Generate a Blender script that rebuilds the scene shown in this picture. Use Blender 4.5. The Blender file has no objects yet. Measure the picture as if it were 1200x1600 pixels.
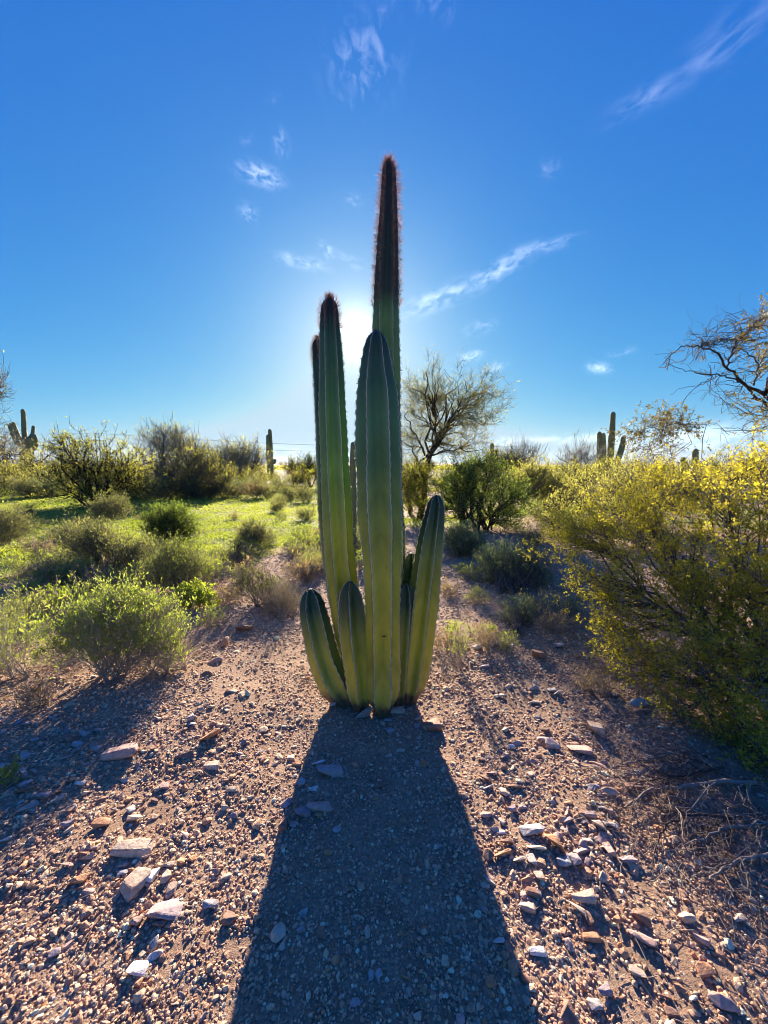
import bpy, bmesh, math
import numpy as np
from math import radians, sin, cos, pi, tan, atan2, sqrt
from mathutils import Vector

# ------------------------------------------------------------------ camera, sky, sun, exposure
SC = bpy.context.scene
COL = SC.collection
F = 600.0                    # focal length in pixels of the 1200 px wide photograph (18 mm on 36 mm)
PITCH = radians(7.1)
CAMZ = 1.5
cam_data = bpy.data.cameras.new('camera')
cam_data.sensor_fit = 'HORIZONTAL'; cam_data.sensor_width = 36; cam_data.lens = 18.0
cam_data.clip_start = 0.05; cam_data.clip_end = 30000
cam = bpy.data.objects.new('camera', cam_data); COL.objects.link(cam)
cam.location = (0, 0, CAMZ); cam.rotation_euler = (radians(90) - PITCH, 0, 0)
SC.camera = cam
FWD = np.array([0, cos(PITCH), -sin(PITCH)]); UP = np.array([0, sin(PITCH), cos(PITCH)]); RT = np.array([1.0, 0, 0])

SUN_PX = (556, 522)
_d = FWD + RT * (SUN_PX[0] - 600) / F + UP * (800 - SUN_PX[1]) / F
SUN = _d / np.linalg.norm(_d)
SUN_EL = math.asin(SUN[2]); SUN_AZ = atan2(SUN[0], SUN[1])

class NT:
    """tiny helper around a node tree"""
    def __init__(s, nt): s.nt = nt
    def n(s, typ, **kw):
        nd = s.nt.nodes.new(typ); ins = kw.pop('i', {})
        for k, v in kw.items(): setattr(nd, k, v)
        for k, v in ins.items():
            if isinstance(v, bpy.types.NodeSocket): s.nt.links.new(v, nd.inputs[k])
            else: nd.inputs[k].default_value = v
        return nd
    def m(s, op, a, b=None, c=None, clamp=False):
        i = {0: a}
        if b is not None: i[1] = b
        if c is not None: i[2] = c
        return s.n('ShaderNodeMath', operation=op, use_clamp=clamp, i=i).outputs[0]
    def dot(s, a, v): return s.n('ShaderNodeVectorMath', operation='DOT_PRODUCT', i={0: a, 1: tuple(v)}).outputs['Value']
    def mix(s, f, a, b, blend='MIX'):
        nd = s.n('ShaderNodeMix', data_type='RGBA', blend_type=blend)
        for k, v in ((0, f), (6, a), (7, b)):
            if isinstance(v, bpy.types.NodeSocket): s.nt.links.new(v, nd.inputs[k])
            else: nd.inputs[k].default_value = v
        return nd.outputs[2]
    def ramp(s, f, stops, interp='LINEAR'):
        nd = s.n('ShaderNodeValToRGB', i={0: f}); cr = nd.color_ramp; cr.interpolation = interp
        while len(cr.elements) < len(stops): cr.elements.new(0.5)
        for e, (p, c) in zip(cr.elements, stops): e.position = p; e.color = (*c[:3], 1)
        return nd.outputs[0]
    def noise(s, vec, scale, detail=4, rough=.55, dist=0, out=0):
        i = {'Scale': scale, 'Detail': detail, 'Roughness': rough, 'Distortion': dist}
        if vec is not None: i['Vector'] = vec
        return s.n('ShaderNodeTexNoise', i=i).outputs[out]
    def attr(s, name, out='Fac'): return s.n('ShaderNodeAttribute', attribute_name=name).outputs[out]

world = bpy.data.worlds.new('World'); SC.world = world; world.use_nodes = True
wt = world.node_tree; wt.nodes.clear(); W = NT(wt)
sky = W.n('ShaderNodeTexSky', sky_type='NISHITA', sun_disc=False, sun_elevation=SUN_EL, sun_rotation=SUN_AZ,
          altitude=300, air_density=1.0, dust_density=0.3, ozone_density=2.6)
dirn = W.n('ShaderNodeTexCoord').outputs['Generated']
dirn = W.n('ShaderNodeVectorMath', operation='NORMALIZE', i={0: dirn}).outputs[0]
sep = W.n('ShaderNodeSeparateColor', i={0: sky.outputs[0]})
def tone(c, k, p, mx): return W.m('MINIMUM', W.m('MULTIPLY_ADD', W.m('POWER', sep.outputs[c], p), k, .03 if c == 0 else 0.0), mx)
# the saturated film-like rendering of a clear winter sky
skyc = W.n('ShaderNodeCombineColor', i={0: tone(0, .078, 1.60, 2.5), 1: tone(1, .575, .82, 3.6), 2: tone(2, 2.55, .25, 4.4)}).outputs[0]
cs = W.m('MAXIMUM', W.dot(dirn, SUN), 0.0)
g1 = W.m('MULTIPLY', W.m('POWER', cs, 600.0), 4.0)
g2 = W.m('MULTIPLY', W.m('POWER', cs, 60.0), 0.75)
g3 = W.m('MULTIPLY', W.m('POWER', cs, 16.0), 0.25)
glow = W.m('ADD', W.m('ADD', g1, g2), g3)
glowc = W.n('ShaderNodeVectorMath', operation='SCALE', i={0: (1.0, 0.95, 0.86), 'Scale': glow}).outputs[0]
skyc = W.n('ShaderNodeVectorMath', operation='ADD', i={0: skyc, 1: glowc}).outputs[0]

def pxdir(x, y):
    d = FWD + RT * (x - 600) / F + UP * (800 - y) / F
    return d / np.linalg.norm(d)
cl_total = None
wisp = W.n('ShaderNodeMapping', i={'Vector': dirn, 'Scale': (1, 1, 1)}).outputs[0]
def cloud(x0, y0, x1, y1, wid, amp, scale=30, seed=0., thr=.42, stretch=3.0, dist=1.2):
    """thin ice-cloud streak between two directions of the sky"""
    global cl_total
    a, b = pxdir(x0, y0), pxdir(x1, y1)
    c = (a + b) / 2; c /= np.linalg.norm(c)
    t = b - a; ln = np.linalg.norm(t) / 2; t = t - c * np.dot(t, c); t /= np.linalg.norm(t)
    s = np.cross(c, t); wv = wid / F
    u = W.m('DIVIDE', W.dot(dirn, t), ln); v = W.m('DIVIDE', W.dot(dirn, s), wv)
    comb = W.n('ShaderNodeCombineXYZ', i={0: W.m('MULTIPLY', u, ln * scale / (1 + .35 * (stretch - 1))), 1: W.m('MULTIPLY', v, wv * scale), 2: seed}).outputs[0]
    nz = W.noise(comb, 1.5, 9, .54, dist * .35)
    r = W.m('ADD', W.m('POWER', W.m('ABSOLUTE', u), 2.4), W.m('POWER', W.m('ABSOLUTE', v), 2.0))
    e = W.m('EXPONENT', W.m('MULTIPLY', r, -1.3))
    front = W.m('GREATER_THAN', W.dot(dirn, c), 0.3)
    k = W.m('MULTIPLY', W.m('MULTIPLY', e, front), W.m('MULTIPLY', W.m('SUBTRACT', nz, thr + .12), 2.4, clamp=True))
    k = W.m('MULTIPLY', k, amp)
    cl_total = k if cl_total is None else W.m('ADD', cl_total, k)
cloud(552, 30, 580, 160, 34, 1.9, 26, 1.3, .36, 2)
cloud(690, -40, 672, 25, 22, 1.6, 26, 2.1, .36, 2)
cloud(600, -30, 596, 40, 16, .9, 26, 2.9, .36, 2)
cloud(374, 262, 440, 284, 9, 3.0, 60, 3.3, .25, 3)
cloud(374, 330, 402, 336, 9, 2.2, 60, 4.1, .3, 2)
cloud(436, 200, 442, 246, 8, 1.6, 50, 5.2, .3, 2)
cloud(382, 208, 390, 226, 7, .9, 50, 6.2, .3, 2)
cloud(424, 145, 430, 160, 7, .9, 50, 6.7, .3, 2)
cloud(430, 400, 512, 418, 7, 2.0, 50, 7.7, .28, 3)
cloud(500, 378, 520, 400, 8, 2.0, 60, 8.1, .28, 2)
cloud(538, 308, 566, 318, 7, 1.2, 60, 9.4, .3, 2)
cloud(520, 395, 570, 418, 8, .9, 50, 9.9, .3, 3)
cloud(625, 492, 745, 442, 12, 2.6, 40, 10.7, .27, 3.4)
cloud(730, 450, 825, 396, 10, 2.8, 40, 11.2, .27, 3.4)
cloud(795, 400, 900, 370, 7, 1.8, 50, 12.9, .27, 4)
cloud(950, 185, 1075, 118, 9, 1.2, 34, 13.2, .28, 4)
cloud(1060, 125, 1215, 0, 15, 1.0, 30, 14.8, .3, 4)
cloud(842, 270, 878, 254, 8, 1.1, 50, 15.5, .28, 2)
cloud(725, 518, 775, 506, 9, 1.3, 50, 16.1, .3, 3)
cloud(716, 560, 756, 553, 6, 2.8, 60, 17.0, .25, 3)
cloud(752, 585, 790, 566, 6, 2.6, 60, 18.3, .25, 3)
cloud(918, 572, 954, 578, 6, 3.0, 60, 19.9, .2, 2)
cloud(950, 556, 992, 545, 5, 1.3, 60, 20.4, .28, 2)
cloud(772, 690, 815, 692, 7, 3.0, 60, 21.7, .2, 2)
cloud(800, 690, 1000, 682, 7, 1.8, 40, 22.3, .2, 6)
cloud(930, 690, 1300, 678, 17, 2.6, 30, 23.8, .15, 6)
cloud(820, 712, 1000, 708, 6, 1.4, 40, 24.8, .2, 7)
cloud(300, 700, 560, 705, 8, 1.2, 36, 25.1, .2, 8)
cloud(330, 716, 520, 718, 4, 2.2, 40, 26.4, .2, 8)
cloud(60, 712, 240, 706, 8, 2.0, 30, 27.4, .2, 6)
cloud(-60, 725, 60, 722, 6, 2.0, 30, 28.2, .2, 5)
clc = W.n('ShaderNodeVectorMath', operation='SCALE', i={0: (1.0, 0.98, 0.96), 'Scale': W.m('MULTIPLY', cl_total, 1.5)}).outputs[0]
skyc = W.n('ShaderNodeVectorMath', operation='ADD', i={0: skyc, 1: clc}).outputs[0]
bg = W.n('ShaderNodeBackground', i={'Color': skyc, 'Strength': 0.05})
W.n('ShaderNodeOutputWorld', i={'Surface': bg.outputs[0]})

sun_l = bpy.data.lights.new('sun', 'SUN'); sun_l.energy = 5.0; sun_l.angle = radians(0.53); sun_l.color = (1.0, 0.83, 0.64)
sun_o = bpy.data.objects.new('sun', sun_l); COL.objects.link(sun_o)
sun_o.location = (0, 0, 30); sun_o.rotation_euler = Vector(SUN).to_track_quat('Z', 'Y').to_euler()
SC.view_settings.view_transform = 'Standard'; SC.view_settings.look = 'None'
SC.view_settings.gamma = 1.0; SC.view_settings.use_curve_mapping = False
SC.view_settings.exposure = 2.0
SC.cycles.use_denoising = True
SC.cycles.filter_width = 1.0
SC.cycles.max_bounces = 8; SC.cycles.diffuse_bounces = 5; SC.cycles.transparent_max_bounces = 8
SC.cycles.transmission_bounces = 6; SC.cycles.volume_bounces = 0
SC.cycles.sample_clamp_indirect = 6

# ------------------------------------------------------------------ numeric helpers
def at(px, py, Y):
    """point of the world at distance Y in front of the camera seen at a pixel"""
    d = FWD + RT * (px - 600) / F + UP * (800 - py) / F
    t = Y / d[1]
    return np.array([0, 0, CAMZ]) + d * t, t
_rt = np.random.RandomState(7).rand(256, 256)
def vn(x, y):
    x = np.asarray(x, float); y = np.asarray(y, float)
    xi = np.floor(x).astype(int); yi = np.floor(y).astype(int); fx = x - xi; fy = y - yi
    fx = fx * fx * (3 - 2 * fx); fy = fy * fy * (3 - 2 * fy)
    a = _rt[xi & 255, yi & 255]; b = _rt[(xi + 1) & 255, yi & 255]; c = _rt[xi & 255, (yi + 1) & 255]; d = _rt[(xi + 1) & 255, (yi + 1) & 255]
    return (a * (1 - fx) + b * fx) * (1 - fy) + (c * (1 - fx) + d * fx) * fy
def gh(x, y):
    """height of the ground"""
    x = np.asarray(x, float); y = np.asarray(y, float); r = np.hypot(x, y - 2)
    near = np.exp(-(r / 12) ** 2)
    h = near * (0.05 * (vn(x * .9 + 5, y * .9 + 3) - .5) + 0.022 * (vn(x * 3.1 + 9, y * 3.1) - .5) + 0.011 * (vn(x * 9, y * 9 + 4) - .5) + 0.005 * (vn(x * 28, y * 28) - .5))
    far = np.clip((r - 6) / 50, 0, 1)
    h = h + far * (.7 * (vn(x / 19 + 3, y / 19) - .6) + 0.35 * (vn(x / 5, y / 5) - .5))
    h = h - np.clip((r - 60) / 1500, 0, 1) * 4.0
    return h
def gp(px, py, it=6):
    """ground point under a pixel, and its distance along the axis"""
    d = FWD + RT * (px - 600) / F + UP * (800 - py) / F
    z = 0.0
    for _ in range(it):
        t = (CAMZ - z) / max(1e-4, -d[2]); p = d * t; z = float(gh(p[0], p[1]))
    return np.array([p[0], p[1], z]), t
def smooth(x, a, b):
    t = np.clip((np.asarray(x, float) - a) / (b - a), 0, 1); return t * t * (3 - 2 * t)
def green_mask(x, y):
    """where the winter annuals grow"""
    x = np.asarray(x, float); y = np.asarray(y, float)
    wob = (vn(x * .8 + 40, y * .8) - .5) * 1.6 + (vn(x * 2.3, y * 2.3 + 11) - .5) * .8
    edge = np.where(y < 8.5, -3.1 + (y - 4) * .42, -1.0)
    m = smooth(edge - x + wob, -.4, .7) * smooth(y + wob * .4, 2.9, 4.2)
    m = m * (1 - .75 * smooth(6.5 - y, -.5, 2.2) * smooth(vn(x * 1.1 + 17, y * 1.1 + 5) + .5 * vn(x * 4, y * 4 + 2), .45, .75))
    m2 = smooth(y + wob, 8.0, 9.6) * smooth(vn(x * .5 + 3, y * .5) + vn(x * 1.7, y * 1.7) * .4, .62, .85) * .9
    m = np.maximum(m, m2)
    return m * (1 - .5 * smooth(y, 22, 50))

def new_mesh(name, verts, parts, attrs=None):
    """parts: list of (faces array n x k, material index, smooth)"""
    me = bpy.data.meshes.new(name)
    verts = np.asarray(verts, np.float32)
    me.vertices.add(len(verts)); me.vertices.foreach_set('co', verts.ravel())
    li, ls, lt, mi, sm = [], [], [], [], []; off = 0
    for f, m, s in parts:
        f = np.asarray(f, np.int32)
        if not len(f): continue
        n, k = f.shape
        li.append(f.ravel()); ls.append(off + np.arange(n) * k); lt.append(np.full(n, k)); mi.append(np.full(n, m)); sm.append(np.full(n, s)); off += n * k
    li = np.concatenate(li); ls = np.concatenate(ls); lt = np.concatenate(lt); mi = np.concatenate(mi); sm = np.concatenate(sm)
    me.loops.add(len(li)); me.loops.foreach_set('vertex_index', li.astype(np.int32))
    me.polygons.add(len(ls)); me.polygons.foreach_set('loop_start', ls.astype(np.int32))
    try: me.polygons.foreach_set('loop_total', lt.astype(np.int32))
    except Exception: pass
    me.polygons.foreach_set('material_index', mi.astype(np.int32))
    me.update(calc_edges=True)
    me.polygons.foreach_set('use_smooth', sm.astype(bool))
    for k, (dom, arr) in (attrs or {}).items():
        a = me.attributes.new(k, 'FLOAT', dom); a.data.foreach_set('value', np.asarray(arr, np.float32))
    me.update()
    return me
def add(name, me, mats=(), parent=None, loc=None, rot=None, **props):
    o = bpy.data.objects.new(name, me); COL.objects.link(o)
    if me is not None:
        for m in mats: me.materials.append(m)
    if parent is not None: o.parent = parent
    if loc is not None: o.location = [float(v) for v in loc]
    if rot is not None: o.rotation_euler = [float(v) for v in rot]
    for k, v in props.items():
        if v is not None: o[k] = v
    return o
def thing(name, label, cat, loc=(0, 0, 0), rotz=0, group=None):
    return add(name, None, loc=loc, rot=(0, 0, rotz), label=label, category=cat, group=group)
def copy_tree(o, parent=None):
    c = o.copy(); COL.objects.link(c); c.parent = parent
    for ch in list(o.children): copy_tree(ch, c)
    return c

# ------------------------------------------------------------------ materials
def mat(name):
    m = bpy.data.materials.new(name); m.use_nodes = True; m.node_tree.nodes.clear()
    return m, NT(m.node_tree)
def pbsdf(N, col, rough=.8, spec=.3, normal=None):
    i = {'Base Color': col, 'Roughness': rough, 'Specular IOR Level': spec}
    if normal is not None: i['Normal'] = normal
    return N.n('ShaderNodeBsdfPrincipled', i=i).outputs[0]
def out(N, sh): N.n('ShaderNodeOutputMaterial', i={'Surface': sh})
def bump(N, h, strength, dist, nrm=None):
    i = {'Height': h, 'Strength': strength, 'Distance': dist}
    if nrm is not None: i['Normal'] = nrm
    return N.n('ShaderNodeBump', i=i).outputs[0]

def leaf_mat(name, c0, c1, c2, trans=.5, rough=.55):
    """leaf: attribute 'var' picks the colour; some of the light passes through"""
    m, N = mat(name)
    v = N.attr('var')
    col = N.ramp(v, [(0, c0), (.5, c1), (1, c2)])
    a = pbsdf(N, col, rough, .5)
    tc = N.mix(1.0, col, (1.45, 1.4, .65, 1), 'MULTIPLY')
    t = N.n('ShaderNodeBsdfTranslucent', i={'Color': tc}).outputs[0]
    out(N, N.n('ShaderNodeMixShader', i={0: trans, 1: a, 2: t}).outputs[0]); return m
def bark_mat(name, c0, c1, scale=30):
    m, N = mat(name)
    pos = N.n('ShaderNodeNewGeometry').outputs['Position']
    nz = N.noise(pos, scale, 5, .65)
    col = N.ramp(nz, [(.3, c0), (.7, c1)])
    out(N, pbsdf(N, col, .85, .2, bump(N, nz, .6, .01))); return m

M_leaf_creo = leaf_mat('leaf_creosote', (.25, .25, .035), (.38, .36, .055), (.50, .435, .11), .72, .42)
M_leaf_olive = leaf_mat('leaf_olive', (.15, .17, .04), (.24, .26, .065), (.34, .34, .10), .7)
M_leaf_fresh = leaf_mat('leaf_fresh', (.13, .20, .05), (.24, .31, .08), (.40, .43, .15), .5)
M_leaf_dark = leaf_mat('leaf_dark', (.08, .14, .035), (.15, .225, .055), (.25, .32, .085), .6)
M_leaf_grey = leaf_mat('leaf_grey', (.13, .16, .07), (.21, .235, .11), (.33, .33, .17), .52)
M_leaf_blue = leaf_mat('leaf_blue', (.11, .17, .11), (.18, .25, .155), (.27, .34, .20), .5)
M_leaf_dry = leaf_mat('leaf_dry', (.13, .09, .06), (.24, .18, .12), (.36, .29, .19), .4)
M_leaf_palo = leaf_mat('leaf_palo', (.20, .20, .07), (.30, .29, .10), (.42, .38, .16), .6)
M_leaf_dim = leaf_mat('leaf_dim', (.19, .21, .08), (.29, .30, .12), (.40, .40, .18), .68)
M_leaf_rust = leaf_mat('leaf_rust', (.09, .07, .035), (.16, .13, .05), (.24, .20, .07), .45)
M_grass = leaf_mat('leaf_annual', (.14, .20, .03), (.24, .31, .055), (.38, .42, .11), .5)
M_bark_dark = bark_mat('bark_dark', (.025, .016, .014), (.07, .05, .042))
M_bark_grey = bark_mat('bark_grey', (.09, .075, .06), (.20, .17, .14))
M_bark_pale = bark_mat('bark_pale', (.22, .18, .14), (.42, .36, .30))
M_bark_green = bark_mat('bark_green', (.20, .20, .09), (.34, .32, .16))
M_bark_lite = bark_mat('bark_lite', (.22, .20, .16), (.38, .35, .29))

def ground_mat():
    m, N = mat('desert_ground')
    pos = N.n('ShaderNodeNewGeometry').outputs['Position']
    big = N.noise(pos, .7, 4, .6); mid = N.noise(pos, 5, 5, .6); fine = N.noise(pos, 60, 5, .65); grit = N.noise(pos, 320, 3, .7)
    base = N.ramp(mid, [(.25, (.20, .122, .082)), (.5, (.32, .213, .142)), (.75, (.42, .30, .205))])
    base = N.mix(N.m('MULTIPLY', big, .5), base, (.34, .235, .17, 1))
    gr = N.ramp(N.m('ADD', N.m('MULTIPLY', fine, .55), N.m('MULTIPLY', grit, .45)), [(.32, (.45, .42, .42)), (.5, (.95, .95, .95)), (.7, (1.6, 1.5, 1.45))])
    base = N.mix(1.0, base, gr, 'MULTIPLY')
    g = N.attr('green')
    gn = N.noise(pos, 9, 5, .7)
    gcol = N.ramp(gn, [(.3, (.10, .12, .035)), (.52, (.18, .215, .045)), (.75, (.26, .28, .07))])
    gm = N.m('MULTIPLY', g, N.m('MULTIPLY', N.m('SUBTRACT', N.m('ADD', gn, N.m('MULTIPLY', g, .42)), .48), 7.0, clamp=True))
    base = N.mix(gm, base, gcol)
    far = N.attr('far')
    fcol = N.ramp(N.noise(pos, .25, 6, .7), [(.3, (.06, .075, .03)), (.5, (.12, .12, .055)), (.7, (.22, .18, .10))])
    base = N.mix(far, base, fcol)
    h = N.m('ADD', N.m('MULTIPLY', fine, .7), N.m('MULTIPLY', grit, .3))
    out(N, pbsdf(N, base, .92, .15, bump(N, h, .9, .012))); return m
M_ground = ground_mat()

def rock_mat(name, ramp_stops, use_obj=True, rough=.75):
    m, N = mat(name)
    pos = N.n('ShaderNodeTexCoord').outputs['Object']
    rnd = N.n('ShaderNodeObjectInfo').outputs['Random']
    col = N.ramp(rnd, ramp_stops, 'CONSTANT')
    gpos = N.n('ShaderNodeNewGeometry').outputs['Position']
    nz = N.noise(gpos, 45, 6, .7); n2 = N.noise(gpos, 14, 4, .6)
    col = N.mix(1.0, col, N.ramp(nz, [(.25, (.55, .52, .5)), (.5, (1, 1, 1)), (.75, (1.35, 1.3, 1.25))]), 'MULTIPLY')
    col = N.mix(N.m('MULTIPLY', N.m('SUBTRACT', n2, .5, clamp=True), 3.0, clamp=True), col, (.36, .20, .13, 1))
    out(N, pbsdf(N, col, rough, .3, bump(N, nz, .55, .01))); return m
_k = 1.0
PINK = [(.0, (.36, .24, .20)), (.16, (.30, .19, .15)), (.30, (.42, .30, .25)), (.44, (.22, .14, .12)), (.55, (.34, .27, .25)), (.68, (.46, .37, .31)), (.80, (.27, .22, .22)), (.88, (.40, .21, .13)), (.94, (.56, .52, .48))]
PINK = [(p, (min(.6, c[0] * 1.3), c[1] * 1.2, c[2] * .95)) for p, c in PINK]
M_gravel = rock_mat('gravel', PINK)
M_stone = rock_mat('stone_mixed', PINK)
def one(name, c): return rock_mat(name, [(0, c), (.5, tuple(v * 1.04 for v in c))])
M_tan = one('stone_tan', (.50, .39, .30)); M_pink = one('stone_pink', (.44, .30, .26)); M_orange = one('stone_orange', (.46, .235, .125))
M_white = one('stone_white', (.66, .64, .62)); M_greyst = one('stone_grey', (.34, .32, .33)); M_brown = one('stone_brown', (.24, .14, .105))
M_blue_grey = one('stone_blue_grey', (.33, .335, .335)); M_mauve = one('stone_mauve', (.30, .24, .26))
ROCKMAT = dict(tan=M_tan, pink=M_pink, orange=M_orange, white=M_white, grey=M_greyst, brown=M_brown, bluegrey=M_blue_grey, mauve=M_mauve)

def cactus_mat():
    m, N = mat('cactus_skin')
    age = N.attr('age'); z = N.attr('hgt'); crest = N.attr('crest'); vee = N.attr('vee')
    pos = N.n('ShaderNodeNewGeometry').outputs['Position']
    nz = N.noise(pos, 6, 5, .6); fine = N.noise(pos, 55, 5, .65)
    up = N.ramp(age, [(0, (.022, .045, .018)), (.12, (.028, .070, .036)), (.5, (.060, .170, .070)), (1, (.14, .26, .060))])
    nd = N.mix(nz, (.36, .35, .022, 1), (.54, .46, .05, 1))
    k = N.m('MULTIPLY', N.m('MULTIPLY', N.m('SUBTRACT', age, .12), 2.6, clamp=True), N.m('MULTIPLY', N.m('SUBTRACT', 1.5, z), 1.0, clamp=True))
    col = N.mix(k, up, nd)
    wv = N.n('ShaderNodeCombineXYZ', i={0: N.m('MULTIPLY', vee, 3.4), 1: N.m('MULTIPLY', nz, .6), 2: 0}).outputs[0]
    vz = N.noise(wv, 1.0, 3, .6)
    col = N.mix(1.0, col, N.ramp(vz, [(.3, (.62, .70, .66)), (.5, (1, 1, 1)), (.7, (1.35, 1.27, 1.18))]), 'MULTIPLY')
    col = N.mix(N.m('MULTIPLY', N.m('SUBTRACT', fine, .62, clamp=True), 3.5, clamp=True), col, (.22, .19, .09, 1))
    crest_rim = N.m('MULTIPLY', N.m('POWER', crest, 5.0), N.m('ADD', .25, N.m('MULTIPLY', nz, .8)), clamp=True)  # pale crest tone, with the sun-grazed rim partly painted into the skin
    col = N.mix(N.m('MULTIPLY', crest_rim, .55), col, (.38, .46, .34, 1))
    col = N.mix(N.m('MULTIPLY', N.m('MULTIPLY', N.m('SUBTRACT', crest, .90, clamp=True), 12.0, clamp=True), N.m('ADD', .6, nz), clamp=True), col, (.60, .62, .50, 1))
    patch = N.noise(pos, 17, 6, .72, .6)
    col = N.mix(N.m('MULTIPLY', N.m('SUBTRACT', patch, .63, clamp=True), 9.0, clamp=True), col, (.20, .15, .085, 1))
    dust = N.m('MULTIPLY', N.m('SUBTRACT', .42, z, clamp=True), N.m('MULTIPLY', fine, 2.2), clamp=True)
    col = N.mix(N.m('MULTIPLY', dust, .55), col, (.36, .27, .16, 1))
    wood = N.m('MULTIPLY', N.m('SUBTRACT', N.m('ADD', .02, N.m('MULTIPLY', patch, .14)), z), 22.0, clamp=True)
    col = N.mix(wood, col, (.12, .085, .05, 1))
    col = N.mix(N.m('MULTIPLY', N.attr('hair'), .8), col, (.022, .014, .012, 1))
    h = N.m('ADD', N.m('MULTIPLY', vz, .6), N.m('MULTIPLY', fine, .25))
    out(N, pbsdf(N, col, .48, .4, bump(N, h, .35, .012))); return m
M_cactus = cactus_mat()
def spine_mat(name, c0, c1, tr=.55):
    m, N = mat(name)
    col = N.mix(N.attr('var'), (*c0, 1), (*c1, 1))
    a = pbsdf(N, col, .5, .4); t = N.n('ShaderNodeBsdfTranslucent', i={'Color': col}).outputs[0]
    out(N, N.n('ShaderNodeMixShader', i={0: tr, 1: a, 2: t}).outputs[0]); return m
M_spine = spine_mat('bristle', (.16, .07, .05), (.80, .58, .46), .65)
M_spine_dark = spine_mat('spine_dark', (.05, .03, .025), (.20, .15, .12), .2)
M_spine_pale = spine_mat('spine_pale', (.45, .40, .30), (.7, .66, .55), .4)
def sag_mat():
    m, N = mat('saguaro_skin')
    crest = N.attr('crest'); pos = N.n('ShaderNodeNewGeometry').outputs['Position']
    nz = N.noise(pos, 2.5, 5, .6)
    col = N.mix(nz, (.17, .18, .065, 1), (.30, .27, .10, 1))
    col = N.mix(N.m('MULTIPLY', N.m('POWER', crest, 3.0), .6), col, (.24, .20, .15, 1))
    out(N, pbsdf(N, col, .7, .3)); return m
M_saguaro = sag_mat()
def plain(name, c, rough=.8):
    m, N = mat(name); pos = N.n('ShaderNodeNewGeometry').outputs['Position']
    nz = N.noise(pos, 8, 5, .6)
    out(N, pbsdf(N, N.mix(nz, (*[v * .7 for v in c], 1), (*[min(1, v * 1.25) for v in c], 1)), rough, .3)); return m
M_dead = plain('dead_wood', (.27, .215, .175)); M_deadd = plain('dead_wood_dark', (.08, .055, .045)); M_pole = plain('pole_wood', (.14, .10, .09)); M_wire = plain('wire_metal', (.16, .15, .15), .5)
M_hill = plain('far_hill', (.10, .13, .15), .95); M_scar = plain('scar_cork', (.03, .018, .015))  # hill colour has the blue of distant haze mixed into it

# ------------------------------------------------------------------ the ground and the far hills
def build_ground():
    n = 420
    u = np.linspace(-1, 1, n); K = 9.6
    X = 9000 * np.sinh(K * u) / np.sinh(K); Y = X + 2.0
    gx, gy = np.meshgrid(X, Y); gz = gh(gx, gy)
    v = np.stack([gx.ravel(), gy.ravel(), gz.ravel()], 1)
    i = np.arange(n * n).reshape(n, n)
    f = np.stack([i[:-1, :-1].ravel(), i[:-1, 1:].ravel(), i[1:, 1:].ravel(), i[1:, :-1].ravel()], 1)
    r = np.hypot(v[:, 0], v[:, 1])
    me = new_mesh('desert_ground', v, [(f, 0, True)], {'green': ('POINT', green_mask(v[:, 0], v[:, 1])), 'far': ('POINT', smooth(r, 14, 36))})
    add('desert_ground', me, [M_ground], kind='structure')
build_ground()

def build_hills():
    rg = np.random.RandomState(3)
    for dist, h0, seed in ((5200, 26, 1), (7800, 50, 2)):
        n = 260; a = np.linspace(-1.25, 1.25, n)
        h = h0 * (.25 + 1.0 * vn(a * 6 + seed * 9, a * 0 + seed) + .5 * vn(a * 19 + seed, a * 0 + 3) + .25 * vn(a * 60, a * 0 + seed))
        if seed == 2: h = h * (.35 + 1.6 * smooth(-a, .55, .85) + .3 * smooth(a, .1, .5))
        rows = []
        for k, (dd, hh) in enumerate(((-500, -.25), (-150, .45), (0, 1.0), (300, .3), (700, -.2))):
            rr = dist + dd + 160 * (vn(a * 25 + k * 7, a * 0 + k) - .5)
            rows.append(np.stack([rr * np.sin(a), rr * np.cos(a), h * hh * (.8 + .4 * vn(a * 30 + k, a * 0 + 9)) - 4], 1))
        v = np.concatenate(rows); i = np.arange(len(v)).reshape(5, n)
        f = np.stack([i[:-1, :-1].ravel(), i[:-1, 1:].ravel(), i[1:, 1:].ravel(), i[1:, :-1].ravel()], 1)
        add('distant_hills', new_mesh('distant_hills', v, [(f, 0, True)]), [M_hill], kind='structure')
build_hills()

# ------------------------------------------------------------------ tubes, ribbed stems
def nrm(a): return a / np.maximum(1e-9, np.linalg.norm(a, axis=-1, keepdims=True))
def tubes(paths, radii, sides=4):
    """paths B x P x 3, radii B x P -> verts, quads"""
    B, P, _ = paths.shape
    if B == 0: return np.zeros((0, 3)), np.zeros((0, 4), int)
    t = np.empty_like(paths); t[:, 1:-1] = paths[:, 2:] - paths[:, :-2]; t[:, 0] = paths[:, 1] - paths[:, 0]; t[:, -1] = paths[:, -1] - paths[:, -2]
    t = nrm(t)
    ref = np.where(np.abs(t[:, :1, 2:3]) > .8, np.array([1.0, .2, 0]), np.array([.1, .15, 1.0]))
    ref = np.broadcast_to(ref, t.shape)
    a = nrm(np.cross(t, ref)); b = np.cross(t, a)
    th = np.arange(sides) * 2 * pi / sides
    v = paths[:, :, None] + radii[:, :, None, None] * (a[:, :, None] * np.cos(th)[None, None, :, None] + b[:, :, None] * np.sin(th)[None, None, :, None])
    idx = np.arange(B * P * sides).reshape(B, P, sides)
    q = np.stack([idx[:, :-1], np.roll(idx[:, :-1], -1, 2), np.roll(idx[:, 1:], -1, 2), idx[:, 1:]], -1).reshape(-1, 4)
    return v.reshape(-1, 3), q

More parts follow.
